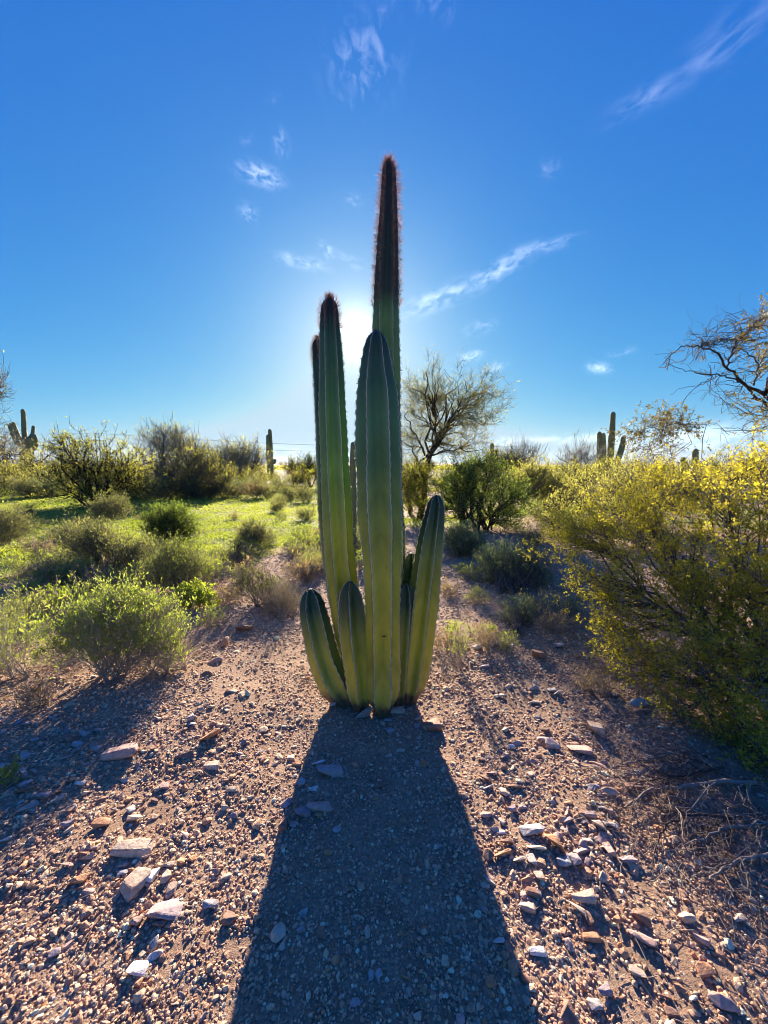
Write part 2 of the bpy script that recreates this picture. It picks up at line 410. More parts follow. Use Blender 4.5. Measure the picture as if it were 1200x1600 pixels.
def catmull(P, n, tipd=False):
    P = np.asarray(P, float); m = len(P)
    Q = np.vstack([2 * P[0] - P[1], P, 2 * P[-1] - P[-2]])
    s = np.concatenate([[0], np.cumsum(np.linalg.norm(np.diff(P[:, :3], axis=0), axis=1))]); s /= s[-1]
    out_ = []
    for u in (np.linspace(0, 1, n) if not tipd else 1 - (1 - np.linspace(0, 1, n)) ** 1.7):
        k = min(m - 2, max(0, int(np.searchsorted(s, u, 'right') - 1))); t = (u - s[k]) / max(1e-9, s[k + 1] - s[k])
        p0, p1, p2, p3 = Q[k], Q[k + 1], Q[k + 2], Q[k + 3]
        out_.append(.5 * (2 * p1 + (p2 - p0) * t + (2 * p0 - 5 * p1 + 4 * p2 - p3) * t * t + (3 * p1 - p0 - 3 * p2 + p3) * t ** 3))
    return np.array(out_)

def ribbed(path, rad, ribs, depth, phase, rg, scallop=.012, dome=1.3, seg=None, hair_len=0):
    """ribbed cactus stem along path (n x 3), rounded at the tip. Returns verts, quads, tris, attributes, crest lines"""
    n = len(path); s = np.concatenate([[0], np.cumsum(np.linalg.norm(np.diff(path, axis=0), axis=1))]); L = s[-1]
    rad = rad * (.6 + .4 * smooth(s, 0, .16)) if hair_len >= 0 and dome != 1.2 else rad.copy()
    td = np.clip((L - s) / (dome * rad[-1] + 1e-6), 0, 1)
    rad = rad * np.sqrt(np.clip(1 - (1 - td) ** 2.2, 0.0004, 1))
    phs = np.array(seg if seg is not None else [-.5, -.36, -.22, -.1, -.035, 0, .035, .1, .22, .36])
    th, cr, ph = [], [], []
    for k in range(ribs):
        for p in phs: th.append((k + p) * 2 * pi / ribs); cr.append(1 - abs(p) * 2); ph.append(abs(p) * 2)
    th = np.array(th); cr = np.array(cr); ph = np.array(ph); M = len(th)
    # straight facets between crest and valley, a little convex
    ka = np.round(th / (2 * pi / ribs)); ac = ka * 2 * pi / ribs; sg = np.sign(th - ac); av = ac + sg * pi / ribs
    rv = 1 - depth
    x = (1 - ph) * np.cos(ac) + ph * rv * np.cos(av); y = (1 - ph) * np.sin(ac) + ph * rv * np.sin(av)
    bul = 1 + .07 * np.sin(pi * ph) * (ph < 1); bul = np.where(ph < .12, .975 - .0 * ph, bul)
    x, y = x * bul, y * bul
    cph, sph = cos(phase), sin(phase); x, y = x * cph - y * sph, x * sph + y * cph
    t = np.gradient(path, axis=0); t = nrm(t)
    a = nrm(np.cross(t, np.array([0, 1.0, 0]))) * -1.0   # towards +x for an upright stem... kept continuous
    a = nrm(np.cross(np.array([0, 1.0, 0]), t)); b = nrm(np.cross(t, a))
    off = rg.rand(ribs) * 10
    rib_i = np.repeat(np.arange(ribs), len(phs))
    sc = 1 + scallop / .05 * .05 * np.sin(s[:, None] / .028 * 2 * pi * .5 + off[rib_i][None]) * (ph[None] < .12) + .06 * (vn(s[:, None] * 5.5 + off[rib_i][None], rib_i[None] * 3.3 + 0 * s[:, None]) - .5) * 2 * (1 - ph[None] * .6)
    R = rad[:, None] * sc
    v = path[:, None] + R[..., None] * (a[:, None] * x[None, :, None] + b[:, None] * y[None, :, None])
    idx = np.arange(n * M).reshape(n, M)
    q = np.stack([idx[:-1], np.roll(idx[:-1], -1, 1), np.roll(idx[1:], -1, 1), idx[1:]], -1).reshape(-1, 4)
    tip = n * M; vv = np.vstack([v.reshape(-1, 3), path[-1] + t[-1] * rad[-1] * .02])
    tr = np.stack([idx[-1], np.roll(idx[-1], -1), np.full(M, tip)], -1)
    crest = np.append(np.broadcast_to(cr ** 1.0, (n, M)).ravel(), 1)
    age = np.append(np.broadcast_to((L - s)[:, None], (n, M)).ravel(), 0)
    vee = np.append((s[:, None] + .10 * (1 - ph)[None] + off[0]).ravel() + np.repeat(0, n * M), 0)
    hg = vv[:, 2]
    hair = np.clip((hair_len - age) / .12 + .3, 0, 1) if hair_len > 0 else age * 0
    lines = [v[:, np.where((rib_i == k) & (ph == 0))[0][0]] for k in range(ribs)]
    return vv, q, tr, dict(crest=('POINT', crest), age=('POINT', age), vee=('POINT', vee), hgt=('POINT', hg), hair=('POINT', hair)), lines, s, L

def spines(lines, path, s, L, rg, hairy, name):
    """bristle spines along the crests. hairy: (length of the hairy end, bristle length)"""
    hl, bl = hairy; P0, D, LN, W_, V = [], [], [], [], []
    Pp, Dp, Lp = [], [], []
    for ln in lines:
        ss = np.arange(.01, L, .013)
        for u in ss:
            age = L - u; tb = max(0, 1 - age / .07)
            p = np.array([np.interp(u, s, ln[:, k]) for k in range(3)]); c = np.array([np.interp(u, s, path[:, k]) for k in range(3)])
            o = nrm(nrm(p - c) + np.array([0, 0, 1.6 * tb]))
            if age < hl:
                k = 10; f = 1 - .35 * (age / hl); f *= rg.uniform(.7, 1.1)
                for _ in range(k):
                    d = nrm(o + rg.randn(3) * .45 + np.array([0, 0, .28 if age > .04 else .9])); P0.append(p); D.append(d); LN.append(bl * f * rg.choice([.45, .7, 1.0, 1.25])); V.append(rg.rand())
            elif rg.rand() < .8:
                for _ in range(3):
                    d = nrm(o + rg.randn(3) * .7); Pp.append(p); Dp.append(d); Lp.append(rg.uniform(.006, .013) * (1.6 if age < hl * 2 + .15 else 1))
    if hl:
        for _ in range(130): P0.append(path[-1] + rg.randn(3) * .006); D.append(nrm(rg.randn(3) * .55 + np.array([0, 0, 1.0]))); LN.append(bl * rg.uniform(.5, 1.1)); V.append(rg.rand())
    def mesh(P, D, Ls, w, var):
        P, D, Ls = np.array(P), np.array(D), np.array(Ls)
        a = nrm(np.cross(D, rg.randn(*D.shape))); b = np.cross(D, a); n = len(P)
        v = np.stack([P + a * w, P - a * w * .5 + b * w * .87, P - a * w * .5 - b * w * .87, P + D * Ls[:, None]], 1).reshape(-1, 3)
        i = np.arange(n)[:, None] * 4
        f = np.concatenate([i + np.array([[0, 1, 3]]), i + np.array([[1, 2, 3]]), i + np.array([[2, 0, 3]])])
        return new_mesh(name, v, [(f, 0, False)], {'var': ('FACE', np.tile(var, 3))})
    A = mesh(P0, D, LN, .0011, np.array(V)) if P0 else None
    B = mesh(Pp, Dp, Lp, .0017, rg.rand(len(Pp))) if Pp else None
    return A, B

def curls(n, base_pts, outs, rg, size):
    """short curled dry scraps"""
    paths = []
    for i in range(n):
        k = rg.randint(len(base_pts)); p = base_pts[k]; o = outs[k]; d = nrm(o + rg.randn(3) * .5); ax = nrm(rg.randn(3)); pts = [p]
        ln = size * rg.uniform(.6, 1.3)
        for _ in range(6):
            d = nrm(d + np.cross(ax, d) * rg.uniform(.3, .7) + np.array([0, 0, -.12])); pts.append(pts[-1] + d * ln / 6)
        paths.append(pts)
    paths = np.array(paths); r = np.linspace(.0022, .0008, 7)[None] * rg.uniform(.7, 1.3, (n, 1))
    return tubes(paths, r, 4)

# ------------------------------------------------------------------ the organ-pipe style cactus clump, the subject
CL = thing('fence_post_cactus', 'clump of ribbed green cactus stems on gravel, one bristly stem towering over the others', 'cactus', loc=(0, 2.25, 0))
CL_O = np.array([0, 2.25, 0.0])
def stem(rows, Y, ribs, depth, phase, hairy=(0, 0), seed=1, label=None, dried=0, lean=0.0, dome=1.25, base_dz=-.05, n=150):
    """rows: (x centre, y, half width) in photo pixels from base to tip; Y: distance of the stem"""
    rg = np.random.RandomState(seed); pts = []
    for k, (x, y, w) in enumerate(rows):
        f = k / (len(rows) - 1); p, t = at(x, y, Y + lean * f); pts.append([*(p - CL_O), w / F * t])
    pts[0][2] = min(pts[0][2], base_dz + .03)
    C = catmull(pts, n, True); path, rad = C[:, :3], np.maximum(C[:, 3], .004)
    v, q, tr, at_, lines, s, L = ribbed(path, rad, ribs, depth, phase, rg, scallop=.030, dome=dome, hair_len=hairy[0])
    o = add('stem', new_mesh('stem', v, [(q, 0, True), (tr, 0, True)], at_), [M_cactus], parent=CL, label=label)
    A, B = spines(lines, path, s, L, rg, hairy, 'spine_tuft')
    if A: add('bristle_coat', A, [M_spine], parent=o, kind='stuff')
    if B: add('short_spine_row', B, [M_spine_dark], parent=o, kind='stuff')
    if dried:
        bp, bo = [], []
        for ln in lines:
            for u in np.linspace(L - hairy[0] * 1.0, L - hairy[0] * .35, 30):
                p = np.array([np.interp(u, s, ln[:, k]) for k in range(3)]); c = np.array([np.interp(u, s, path[:, k]) for k in range(3)]); bp.append(p); bo.append(nrm(p - c))
        vv, qq = curls(dried, bp, bo, rg, .035)
        add('dried_flower', new_mesh('dried_flower', vv, [(qq, 0, True)]), [M_deadd], parent=o, kind='stuff')
    return o
# phase: angle of a crest from +x; a crest towards the camera is at -90 degrees
dg = radians
stem([(600, 1080, 24), (602, 1000, 26), (602, 900, 29), (601, 800, 30), (600, 700, 28), (602, 600, 25), (603, 500, 22), (604, 440, 20.5), (606, 380, 17), (607, 320, 14), (607.5, 285, 12), (607.5, 253, 10)],
     2.47, 6, .46, dg(-60), (.80, .048), 11, dried=90, dome=1.3, n=220)
stem([(597, 1112, 20), (598, 1085, 27), (598, 1000, 28), (597, 900, 31), (594, 800, 36), (591, 700, 36), (589, 620, 33), (588, 580, 27), (588, 545, 20), (588, 516, 14)],
     2.17, 6, .44, dg(-60), (0, 0), 12, dome=1.8, n=200)
stem([(567, 1085, 16), (552, 1020, 22), (539, 940, 24), (530, 850, 24), (524, 750, 24), (520, 650, 22), (518, 570, 20), (516, 520, 17), (515, 465, 12)],
     2.36, 6, .45, dg(-52), (.17, .042), 13, dome=1.5, n=200)
stem([(560, 1075, 14), (542, 1000, 18), (525, 900, 20), (516, 800, 21), (511, 700, 20), (505, 620, 16), (499, 570, 12), (495, 530, 8.5)],
     2.50, 6, .45, dg(-80), (.13, .034), 14, dome=1.5, n=180)
stem([(545, 1098, 22), (525, 1070, 26), (507, 1030, 25), (497, 990, 24), (489, 955, 22), (484, 920, 15)],
     2.26, 6, .50, dg(-105), (0, 0), 15, dome=1.6, n=110, lean=.12)
stem([(564, 1096, 20), (560, 1050, 23), (554, 1000, 24), (550, 950, 22), (547, 908, 15)],
     2.20, 5, .52, dg(-95), (0, 0), 16, dome=1.6, n=100)
stem([(640, 1090, 18), (648, 1050, 23), (657, 980, 25), (666, 900, 24), (674, 840, 20.5), (680, 800, 15.5), (682, 773, 10)],
     2.30, 6, .46, dg(-75), (0, 0), 17, dome=1.7, n=140, lean=.06)
stem([(628, 1085, 12), (632, 1020, 13), (637, 960, 15), (641, 900, 14.5), (643, 864, 9)],
     2.50, 5, .50, dg(-75), (0, 0), 18, dome=1.5, n=90)
stem([(624, 1098, 12), (627, 1050, 15), (630, 1000, 16), (633, 950, 15), (634, 912, 10)],
     2.26, 5, .5, dg(-60), (0, 0), 19, dome=1.5, n=90)
stem([(622, 1070, 9), (622, 980, 10), (624, 900, 10), (625, 840, 9), (625, 792, 6)],
     2.55, 5, .40, dg(-30), (0, 0), 20, dome=1.5, n=90)
p, t = at(600, 995, 2.085)
vv, qq = tubes(np.array([[[-.014, 0, 0], [-.008, 0, .003], [0, 0, .004], [.008, 0, .003], [.014, 0, 0]]]), np.array([[.001, .003, .004, .003, .001]]), 7)
add('scar', new_mesh('scar', vv, [(qq, 0, True)]), [M_scar], parent=CL, loc=p - CL_O, label='small dark scar on the front stem')

# ------------------------------------------------------------------ woody plants
def in_blobs(blobs, n, rg, pw=.45):
    w = np.array([b[6] if len(b) > 6 else b[3] * b[4] * b[5] for b in blobs], float); w /= w.sum()
    k = rg.choice(len(blobs), n, p=w); B = np.array([b[:6] for b in blobs], float)[k]
    d = nrm(rg.randn(n, 3)); r = rg.rand(n, 1) ** pw
    return B[:, :3] + d * r * B[:, 3:6]
def connect(par, parr, arc, tg, rg, k=1.5, P=7, rf=.6, sag=0.0, bend=.35, wob=.04):
    """curved branches from the best point of the parents to each target"""
    B, PP, _ = par.shape; pts = par.reshape(-1, 3); a = arc.ravel(); rr = parr.ravel()
    tan_ = np.gradient(par, axis=1); tan_ = nrm(tan_).reshape(-1, 3)
    best = np.empty(len(tg), int)
    for s0 in range(0, len(tg), 400):
        T = tg[s0:s0 + 400]; d = np.linalg.norm(T[:, None] - pts[None], axis=2)
        best[s0:s0 + 400] = np.argmin(a[None] + k * d, axis=1)
    st = pts[best]; tn = tan_[best]; dist = np.linalg.norm(tg - st, axis=1)
    mid = st + (tn * bend + nrm(tg - st) * (.5 - bend * .4)) * dist[:, None]
    mid[:, 2] += sag * dist
    t = np.linspace(0, 1, P)[None, :, None]
    path = (1 - t) ** 2 * st[:, None] + 2 * t * (1 - t) * mid[:, None] + t * t * tg[:, None]
    jit = rg.randn(*path.shape) * wob * dist[:, None, None]; jit[:, 0] = 0; path = path + jit
    r0 = rr[best] * rf; tt = np.linspace(0, 1, P)[None]
    rad = r0[:, None] * (1 - .75 * tt)
    seg = np.linalg.norm(np.diff(path, axis=1), axis=2); ar = a[best][:, None] + np.concatenate([np.zeros((len(tg), 1)), np.cumsum(seg, 1)], 1)
    return path, rad, ar
def leaves(cent, dirs, size, rg, asp=.5, jit=.35):
    """small folded kite leaves"""
    n = len(cent); d = nrm(dirs + rg.randn(n, 3) * .8); a = nrm(np.cross(d, rg.randn(n, 3))); ln = size * np.exp(rg.randn(n) * jit)
    b = np.cross(d, a); ln = ln[:, None]; w = ln * asp * .5
    v = np.stack([cent, cent + d * ln * .55 + a * w + b * w * .25, cent + d * ln, cent + d * ln * .55 - a * w + b * w * .25], 1).reshape(-1, 3)
    return v, np.arange(n * 4).reshape(n, 4)
def plant_arrays(rg, blobs, roots, r0, n1, n2, n3, nleaf, lsize, spread, k=(1.2, 1.5, 1.6), asp=.5, sprig=0, sprig_len=.1, up=.3, sag=.15, base_h=.1, pw=.45, leaf_t=(.35, 1.0), clump=None, minr=.0009, sides=(6, 4, 3), rfs=(.62, .55), shell=.45, csig=.30):
    """roots: list of base points. Returns stems (verts, quads), twigs, leaves, leaf colour"""
    roots = np.array(roots, float)
    T1 = in_blobs(blobs, n1, rg, .6)
    st = roots[rg.randint(len(roots), size=n1)] + rg.randn(n1, 3) * [r0 * 1.4, r0 * 1.4, 0]
    d = T1 - st; P = 9; t = np.linspace(0, 1, P)[None, :, None]; ds = np.linalg.norm(d, axis=1)
    mid = st + d * .45 + np.stack([0 * ds, 0 * ds, ds * sag], 1) + rg.randn(n1, 3) * ds[:, None] * .09
    p1 = (1 - t) ** 2 * st[:, None] + 2 * t * (1 - t) * mid[:, None] + t * t * T1[:, None]
    j = rg.randn(*p1.shape) * .022 * ds[:, None, None]; j[:, 0] = 0; p1 = p1 + j
    tt = np.linspace(0, 1, P)[None]
    rr1 = r0 * rg.uniform(.6, 1.1, (n1, 1)) * (1 - .7 * tt)
    a1 = np.concatenate([np.zeros((n1, 1)), np.cumsum(np.linalg.norm(np.diff(p1, axis=1), axis=2), 1)], 1)
    T2 = in_blobs(blobs, n2, rg, pw)
    p2, r2, a2 = connect(p1[:, 1:], rr1[:, 1:], a1[:, 1:], T2, rg, k[1], 7, rfs[0], sag * .4)
    bs = np.mean([b[3] for b in blobs]) * csig
    T3 = T2[(n2 * rg.rand(n3) ** 1.5).astype(int)] + rg.randn(n3, 3) * bs
    T3[:, 2] = np.maximum(T3[:, 2], .01)
    p3, r3, a3 = connect(p2[:, 2:], r2[:, 2:], a2[:, 2:], T3, rg, k[2], 6, rfs[1], 0, wob=.06)
    r2 = np.maximum(r2, minr * 1.5); r3 = np.maximum(r3, minr)
    sv, sq = tubes(p1, rr1, sides[0]); v2, q2 = tubes(p2, r2, sides[1]); v3, q3 = tubes(p3, r3, sides[2])
    vs = [sv, v2, v3]; qs = [sq, q2 + len(sv), q3 + len(sv) + len(v2)]
    ends, ed = p3, p3[:, -1] - p3[:, -3]
    if sprig:
        b = rg.randint(len(p3), size=sprig); ti = rg.randint(2, 6, size=sprig); s0 = p3[b, ti]
        dd = nrm(nrm(ed[b]) * .7 + rg.randn(sprig, 3) * .55 + np.array([0, 0, up])); L_ = sprig_len * rg.uniform(.5, 1.3, sprig)[:, None]
        m_ = s0 + dd * L_ * .5 + rg.randn(sprig, 3) * L_ * .06; e_ = s0 + dd * L_ + np.array([0, 0, up * .3]) * L_
        ps = np.stack([s0, m_, e_], 1); rs = np.broadcast_to(np.array([[1, .8, .4]]) * minr, (sprig, 3))
        v4, q4 = tubes(ps, rs, 3); off = sum(len(x) for x in vs); vs.append(v4); qs.append(q4 + off)
        src = ps; tsel = (0, 2)
    else:
        src = p3; tsel = (0, 5)
    b = rg.randint(len(src), size=nleaf); Pn = src.shape[1]
    u = rg.uniform(leaf_t[0], leaf_t[1], nleaf) * (Pn - 1); i0 = np.minimum(u.astype(int), Pn - 2); fr = (u - i0)[:, None]
    c = src[b, i0] * (1 - fr) + src[b, i0 + 1] * fr + rg.randn(nleaf, 3) * spread
    dr = nrm(src[b, i0 + 1] - src[b, i0] + 1e-6) + np.array([0, 0, up])
    keep = c[:, 2] > base_h * .2
    c, dr, b = c[keep], dr[keep], b[keep]
    lv, lf = leaves(c, dr, lsize, rg, asp)
    var = np.clip(.5 + rg.randn(len(c)) * .17 + (vn(b * 7.7, b * 0) - .5) * .35, 0, 1)
    return (np.concatenate(vs), np.concatenate(qs)), len(sq) + len(q2), (lv, lf, var)

def plant(name, label, cat, loc, rotz, bark, leafm, group=None, parts=('woody_stem', 'foliage'), dry=None, **kw):
    root = thing(name, label, cat, loc, rotz, group)
    twig = kw.pop('twig', bark); (wv, wq), nq, (lv, lf, var) = plant_arrays(**kw)
    add(parts[0], new_mesh(parts[0], wv, [(wq[:nq], 0, True), (wq[nq:], 1, True)]), [bark, twig], parent=root)
    add(parts[1], new_mesh(parts[1], lv, [(lf, 0, False)], {'var': ('FACE', var)}), [leafm], parent=root)
    return root

R = np.random.RandomState
def spot(px, py):
    p, t = gp(px, py); return p, t
def bl(root, cx, cy, hw, hh, Y=None, ry=None, w=None):
    """ellipsoid blob given by its centre and half size in photo pixels at distance Y, relative to the plant's base"""
    Y = Y or root[1]; p, t = at(cx, cy, Y); rx = hw / F * t
    b = [*(p - root), rx, ry or rx, hh / F * t]
    return tuple(b + ([w] if w else []))

# --- big yellow-green creosote bush by the camera
root = np.array([2.75, 2.55, float(gh(2.75, 2.55))])
blobs = [bl(root, 1120, 800, 130, 70, 3.0, .5, .15), bl(root, 970, 825, 110, 52, 3.1, .45, .13), bl(root, 890, 842, 66, 40, 3.2, .35, .06), bl(root, 1060, 905, 150, 70, 2.7, .4, .2),
         bl(root, 940, 940, 78, 55, 2.8, .25, .09), bl(root, 1170, 930, 110, 100, 2.3, .35, .13), bl(root, 1120, 1030, 100, 60, 2.15, .22, .10), bl(root, 985, 1020, 75, 42, 2.45, .2, .06),
         bl(root, 1170, 1130, 60, 60, 1.95, .15, .06), bl(root, 1085, 1100, 50, 36, 2.05, .12, .022), bl(root, 1200, 1200, 36, 42, 1.75, .12, .03), bl(root, 1250, 800, 130, 90, 2.6, .5, .12), bl(root, 1050, 760, 60, 34, 3.4, .35, .05),
         bl(root, 1180, 730, 50, 32, 3.1, .3, .035), bl(root, 1330, 950, 150, 150, 2.4, .5, .15)]
plant('creosote_bush', 'large yellow-green creosote bush with small resinous leaves, spreading over the gravel and dead twigs', 'bush', root, 0, M_bark_grey, M_leaf_creo,
      rg=R(21), blobs=blobs, roots=[(0, 0, 0), (.15, .1, 0), (-.15, .15, 0), (.05, -.15, 0), (-.1, -.1, 0)], r0=.019, n1=34, n2=420, n3=2400, nleaf=78000, lsize=.0145, spread=.012, csig=.19, sprig=8000, sprig_len=.085,
      k=(1, 1.5, 1.5), asp=.62, up=.25, sag=.12, minr=.0011, pw=.5, shell=.5)
# dead lower branches of the bush lie on the ground: separate things
def fallen(name_label, pts_px, r, seed, twigs=10, m=M_dead, name='dead_branch', group=None, hz=.02):
    rg = R(seed); P3 = []
    for i, (x, y) in enumerate(pts_px):
        p, t = gp(x, y); p[2] += r + hz * (0.3 + 1.2 * rg.rand()); P3.append([*p, 1])
    base = np.array(P3[0][:3]); C = catmull([[*(np.array(q[:3]) - base), 1] for q in P3], 16)[:, :3]
    C += rg.randn(*C.shape) * .004
    L = np.linalg.norm(C[-1] - C[0]); main = C[None]; rad = (r * np.linspace(1, .35, 16))[None]
    arc = np.linspace(0, L, 16)[None]
    tg = C[rg.randint(4, 16, twigs)] + rg.randn(twigs, 3) * np.array([.35, .35, .10]) * L * .55; tg[:, 2] = np.clip(tg[:, 2], -.0 + .005, .25)
    p2, r2, a2 = connect(main, rad, arc, tg, rg, 1.3, 7, .6, 0, wob=.05)
    tg3 = tg[rg.randint(0, twigs, twigs * 3)] + rg.randn(twigs * 3, 3) * np.array([.2, .2, .07]) * L * .5; tg3[:, 2] = np.clip(tg3[:, 2], .004, .25)
    p3, r3, a3 = connect(p2, r2, a2, tg3, rg, 1.3, 6, .7, 0, wob=.07)
    v1, q1 = tubes(main, rad, 6); v2, q2 = tubes(p2, np.maximum(r2 * .7, .0012), 4); v3, q3 = tubes(p3, np.maximum(r3 * .6, .0008), 3)
    o = thing(name, name_label, 'branch', base, 0, group)
    add('main_stem', new_mesh('main_stem', v1, [(q1, 0, True)]), [m], parent=o)
    add('twig_spray', new_mesh('twig_spray', np.concatenate([v2, v3]), [(np.concatenate([q2, q3 + len(v2)]), 0, True)]), [m], parent=o)
    return o
fallen('longest pale dead branch on the ground beneath the creosote, forked at its thin end', [(1180, 1232), (1120, 1232), (1060, 1240), (1010, 1250), (975, 1268)], .011, 31, 16)
fallen('pale dead branch lying just above the longest one, ending among small stones', [(1060, 1185), (1020, 1190), (985, 1198), (960, 1202)], .006, 32, 12)
fallen('thin arched grey branch resting on shaded gravel under the creosote leaves', [(1070, 1130), (1020, 1135), (985, 1140), (968, 1165)], .005, 33, 14)
fallen('curved dead branch at the picture edge below the creosote, beside bare sunlit gravel', [(1215, 1345), (1170, 1350), (1130, 1365), (1105, 1385)], .009, 34, 14)
fallen('slim bleached stick pointing away from the bush over the shaded gravel strip', [(985, 1045), (945, 1050), (900, 1065), (870, 1098)], .0035, 35, 5)
fallen('dark tangled dead branch in the shade beside the longest pale branch', [(1150, 1290), (1090, 1280), (1040, 1300), (1020, 1340)], .007, 36, 22, M_deadd)
fallen('dark brittle branch reaching from the bush towards the pile of pink stones', [(1130, 1210), (1080, 1215), (1030, 1222), (990, 1232)], .006, 37, 26, M_deadd)
fallen('low dead branch of brown twigs at the picture edge above the curved one', [(1210, 1290), (1175, 1300), (1120, 1310), (1075, 1330)], .007, 38, 22)
# loose litter of twigs under the bush: nobody could count it
def litter():
    rg = R(41); n = 2600
    c = np.stack([rg.normal(1.75, .42, n), rg.normal(1.55, .45, n)], 1); c = c[(c[:, 0] > .75 + .25 * (c[:, 1] - 1)) & (c[:, 1] > .7)]
    c2 = np.stack([rg.uniform(-3, 3, 900), rg.uniform(.7, 5, 900)], 1); c = np.concatenate([c, c2]); n = len(c)
    a = rg.uniform(0, 2 * pi, n); L = rg.uniform(.02, .13, n) * np.where(np.arange(n) > n - 900, .7, 1); t = np.linspace(-.5, .5, 4)
    bend = rg.randn(n) * .25
    x = c[:, 0, None] + np.cos(a)[:, None] * t * L[:, None] - np.sin(a)[:, None] * (t ** 2) * (L * bend)[:, None]
    y = c[:, 1, None] + np.sin(a)[:, None] * t * L[:, None] + np.cos(a)[:, None] * (t ** 2) * (L * bend)[:, None]
    z = gh(x, y) + .004 + rg.uniform(0, .012, n)[:, None] + rg.uniform(-.1, .35, n)[:, None] * (t + .5) * L[:, None]
    v, q = tubes(np.stack([x, y, z], 2), np.broadcast_to(rg.uniform(.0006, .0017, (n, 1)), (n, 4)), 3)
    add('twig_litter', new_mesh('twig_litter', v, [(q, 0, True)]), [M_dead], kind='stuff', label='thin dry twigs strewn over the gravel', category='twigs')
litter()

# --- bare branch tree hanging in from the side; its trunk stands outside the frame
def overhang():
    Y = 4.0; rg = R(51)
    root = np.array([5.3, 4.2, float(gh(5.3, 4.2))])
    o = thing('overhanging_tree', 'nearly leafless dark tree whose crooked branches reach into the sky above the creosote', 'tree', root)
    P = lambda x, y, dy=0: at(x, y, Y + dy)[0] - root
    limbs = [([(0, 0, 0), (-.05, -.1, .9), P(1300, 700, .2), P(1240, 640), P(1200, 622)], .05, .024),
             ([P(1200, 622), P(1178, 607), P(1162, 599), P(1140, 578), P(1125, 560), P(1112, 545), P(1095, 541), P(1070, 541), P(1052, 551), P(1037, 568)], .021, .003),
             ([P(1162, 599), P(1150, 594), P(1125, 586), P(1096, 583), P(1060, 575), P(1042, 565)], .010, .002),
             ([P(1137, 574), P(1140, 560), P(1146, 545), P(1160, 525), P(1180, 508), P(1205, 488), P(1240, 470)], .011, .005),
             ([P(1175, 603), P(1184, 580), P(1182, 565), P(1170, 555), P(1155, 545), P(1130, 538)], .010, .003),
             ([P(1205, 640), P(1195, 627), P(1180, 621), P(1172, 612), P(1160, 598)], .017, .010),
             ([P(1112, 588), P(1090, 603), P(1072, 622), P(1060, 645), P(1058, 660)], .005, .0015),
             ([P(1160, 598), P(1135, 595), P(1110, 605), P(1092, 625)], .004, .0013),
             ([P(1165, 600), P(1145, 610), P(1131, 625), P(1131, 640)], .004, .0013),
             ([P(1125, 586), P(1098, 600), P(1065, 608), P(1046, 617)], .0045, .0012),
             ([P(1260, 668), P(1220, 664), P(1190, 667), P(1170, 675), P(1150, 670), P(1112, 669)], .007, .0015),
             ([P(1260, 668), P(1215, 650), P(1190, 655), P(1178, 648), P(1165, 635), P(1155, 625)], .006, .0015),
             ([P(1095, 541), P(1100, 525), P(1110, 503), P(1128, 490)], .004, .001), ([P(1105, 540), P(1090, 528), P(1078, 522), P(1076, 508)], .004, .001)]
    vs, qs, off = [], [], 0; allp, allr, alla = [], [], []
    for k, (pts, r0, r1) in enumerate(limbs):
        C = catmull([list(map(float, p)) + [0] for p in pts], 24)[:, :3] + rg.randn(24, 3) * .008
        r = np.linspace(r0, r1, 24) * .82
        v, q = tubes(C[None], r[None], 7)
        if k == 0: add('trunk', new_mesh('trunk', v, [(q, 0, True)]), [M_bark_dark], parent=o); continue
        vs.append(v); qs.append(q + off); off += len(v); allp.append(C); allr.append(r); alla.append(np.linspace(0, 1, 24) * 1.0)
    par, rr, ar = np.array(allp), np.array(allr), np.array(alla) * .3
    # leafy twigs towards the upper side, bare ones elsewhere
    T = []
    for (cx, cy, hw, hh, n) in ((1165, 520, 45, 28, 75), (1190, 500, 30, 25, 45), (1130, 545, 45, 30, 34), (1085, 560, 45, 28, 26), (1190, 560, 30, 35, 40), (1150, 620, 40, 30, 16), (1185, 655, 25, 22, 36), (1260, 560, 60, 90, 120), (1090, 520, 25, 18, 10)):
        for _ in range(int(n * .6)): T.append(P(cx + rg.randn() * hw * .55, cy + rg.randn() * hh * .55, rg.randn() * .3))
    T = np.array(T); _w = T + root; T = T[_w[:, 2] < CAMZ + 4.0 * .385]; p2, r2, a2 = connect(par, rr, ar, T, rg, 1.6, 7, .45, 0.05, wob=.05)
    T3 = T[rg.randint(len(T), size=480)] + rg.randn(480, 3) * .085
    p3, r3, a3 = connect(p2, r2, a2, T3, rg, 1.4, 5, .6, 0, wob=.07)
    v2, q2 = tubes(p2, np.maximum(r2, .0022), 4); v3, q3 = tubes(p3, np.maximum(r3, .0014), 3)
    vs += [v2, v3]; qs += [q2 + off, q3 + off + len(v2)]
    add('limb_frame', new_mesh('limb_frame', np.concatenate(vs), [(np.concatenate(qs), 0, True)]), [M_bark_dark], parent=o)
    # leaves only where the photo has them
    px = T3 + root; dep = px[:, 1]; X = 600 + F * px[:, 0] / (dep * cos(PITCH)); wgt = smooth(X, 1100, 1190) ** 1.5 * .9 + .06
    sel = np.where(rg.rand(len(T3)) < wgt)[0]; b = sel[rg.randint(len(sel), size=5200)]; t = rg.randint(1, 5, 5200)
    c = p3[b, t] + rg.randn(5200, 3) * .010; lv, lf = leaves(c, nrm(p3[b, t] - p3[b, t - 1]), .016, rg, .6)
    add('foliage', new_mesh('foliage', lv, [(lf, 0, False)], {'var': ('FACE', np.clip(rg.normal(.6, .25, 5200), 0, 1))}), [M_leaf_rust], parent=o)
overhang()

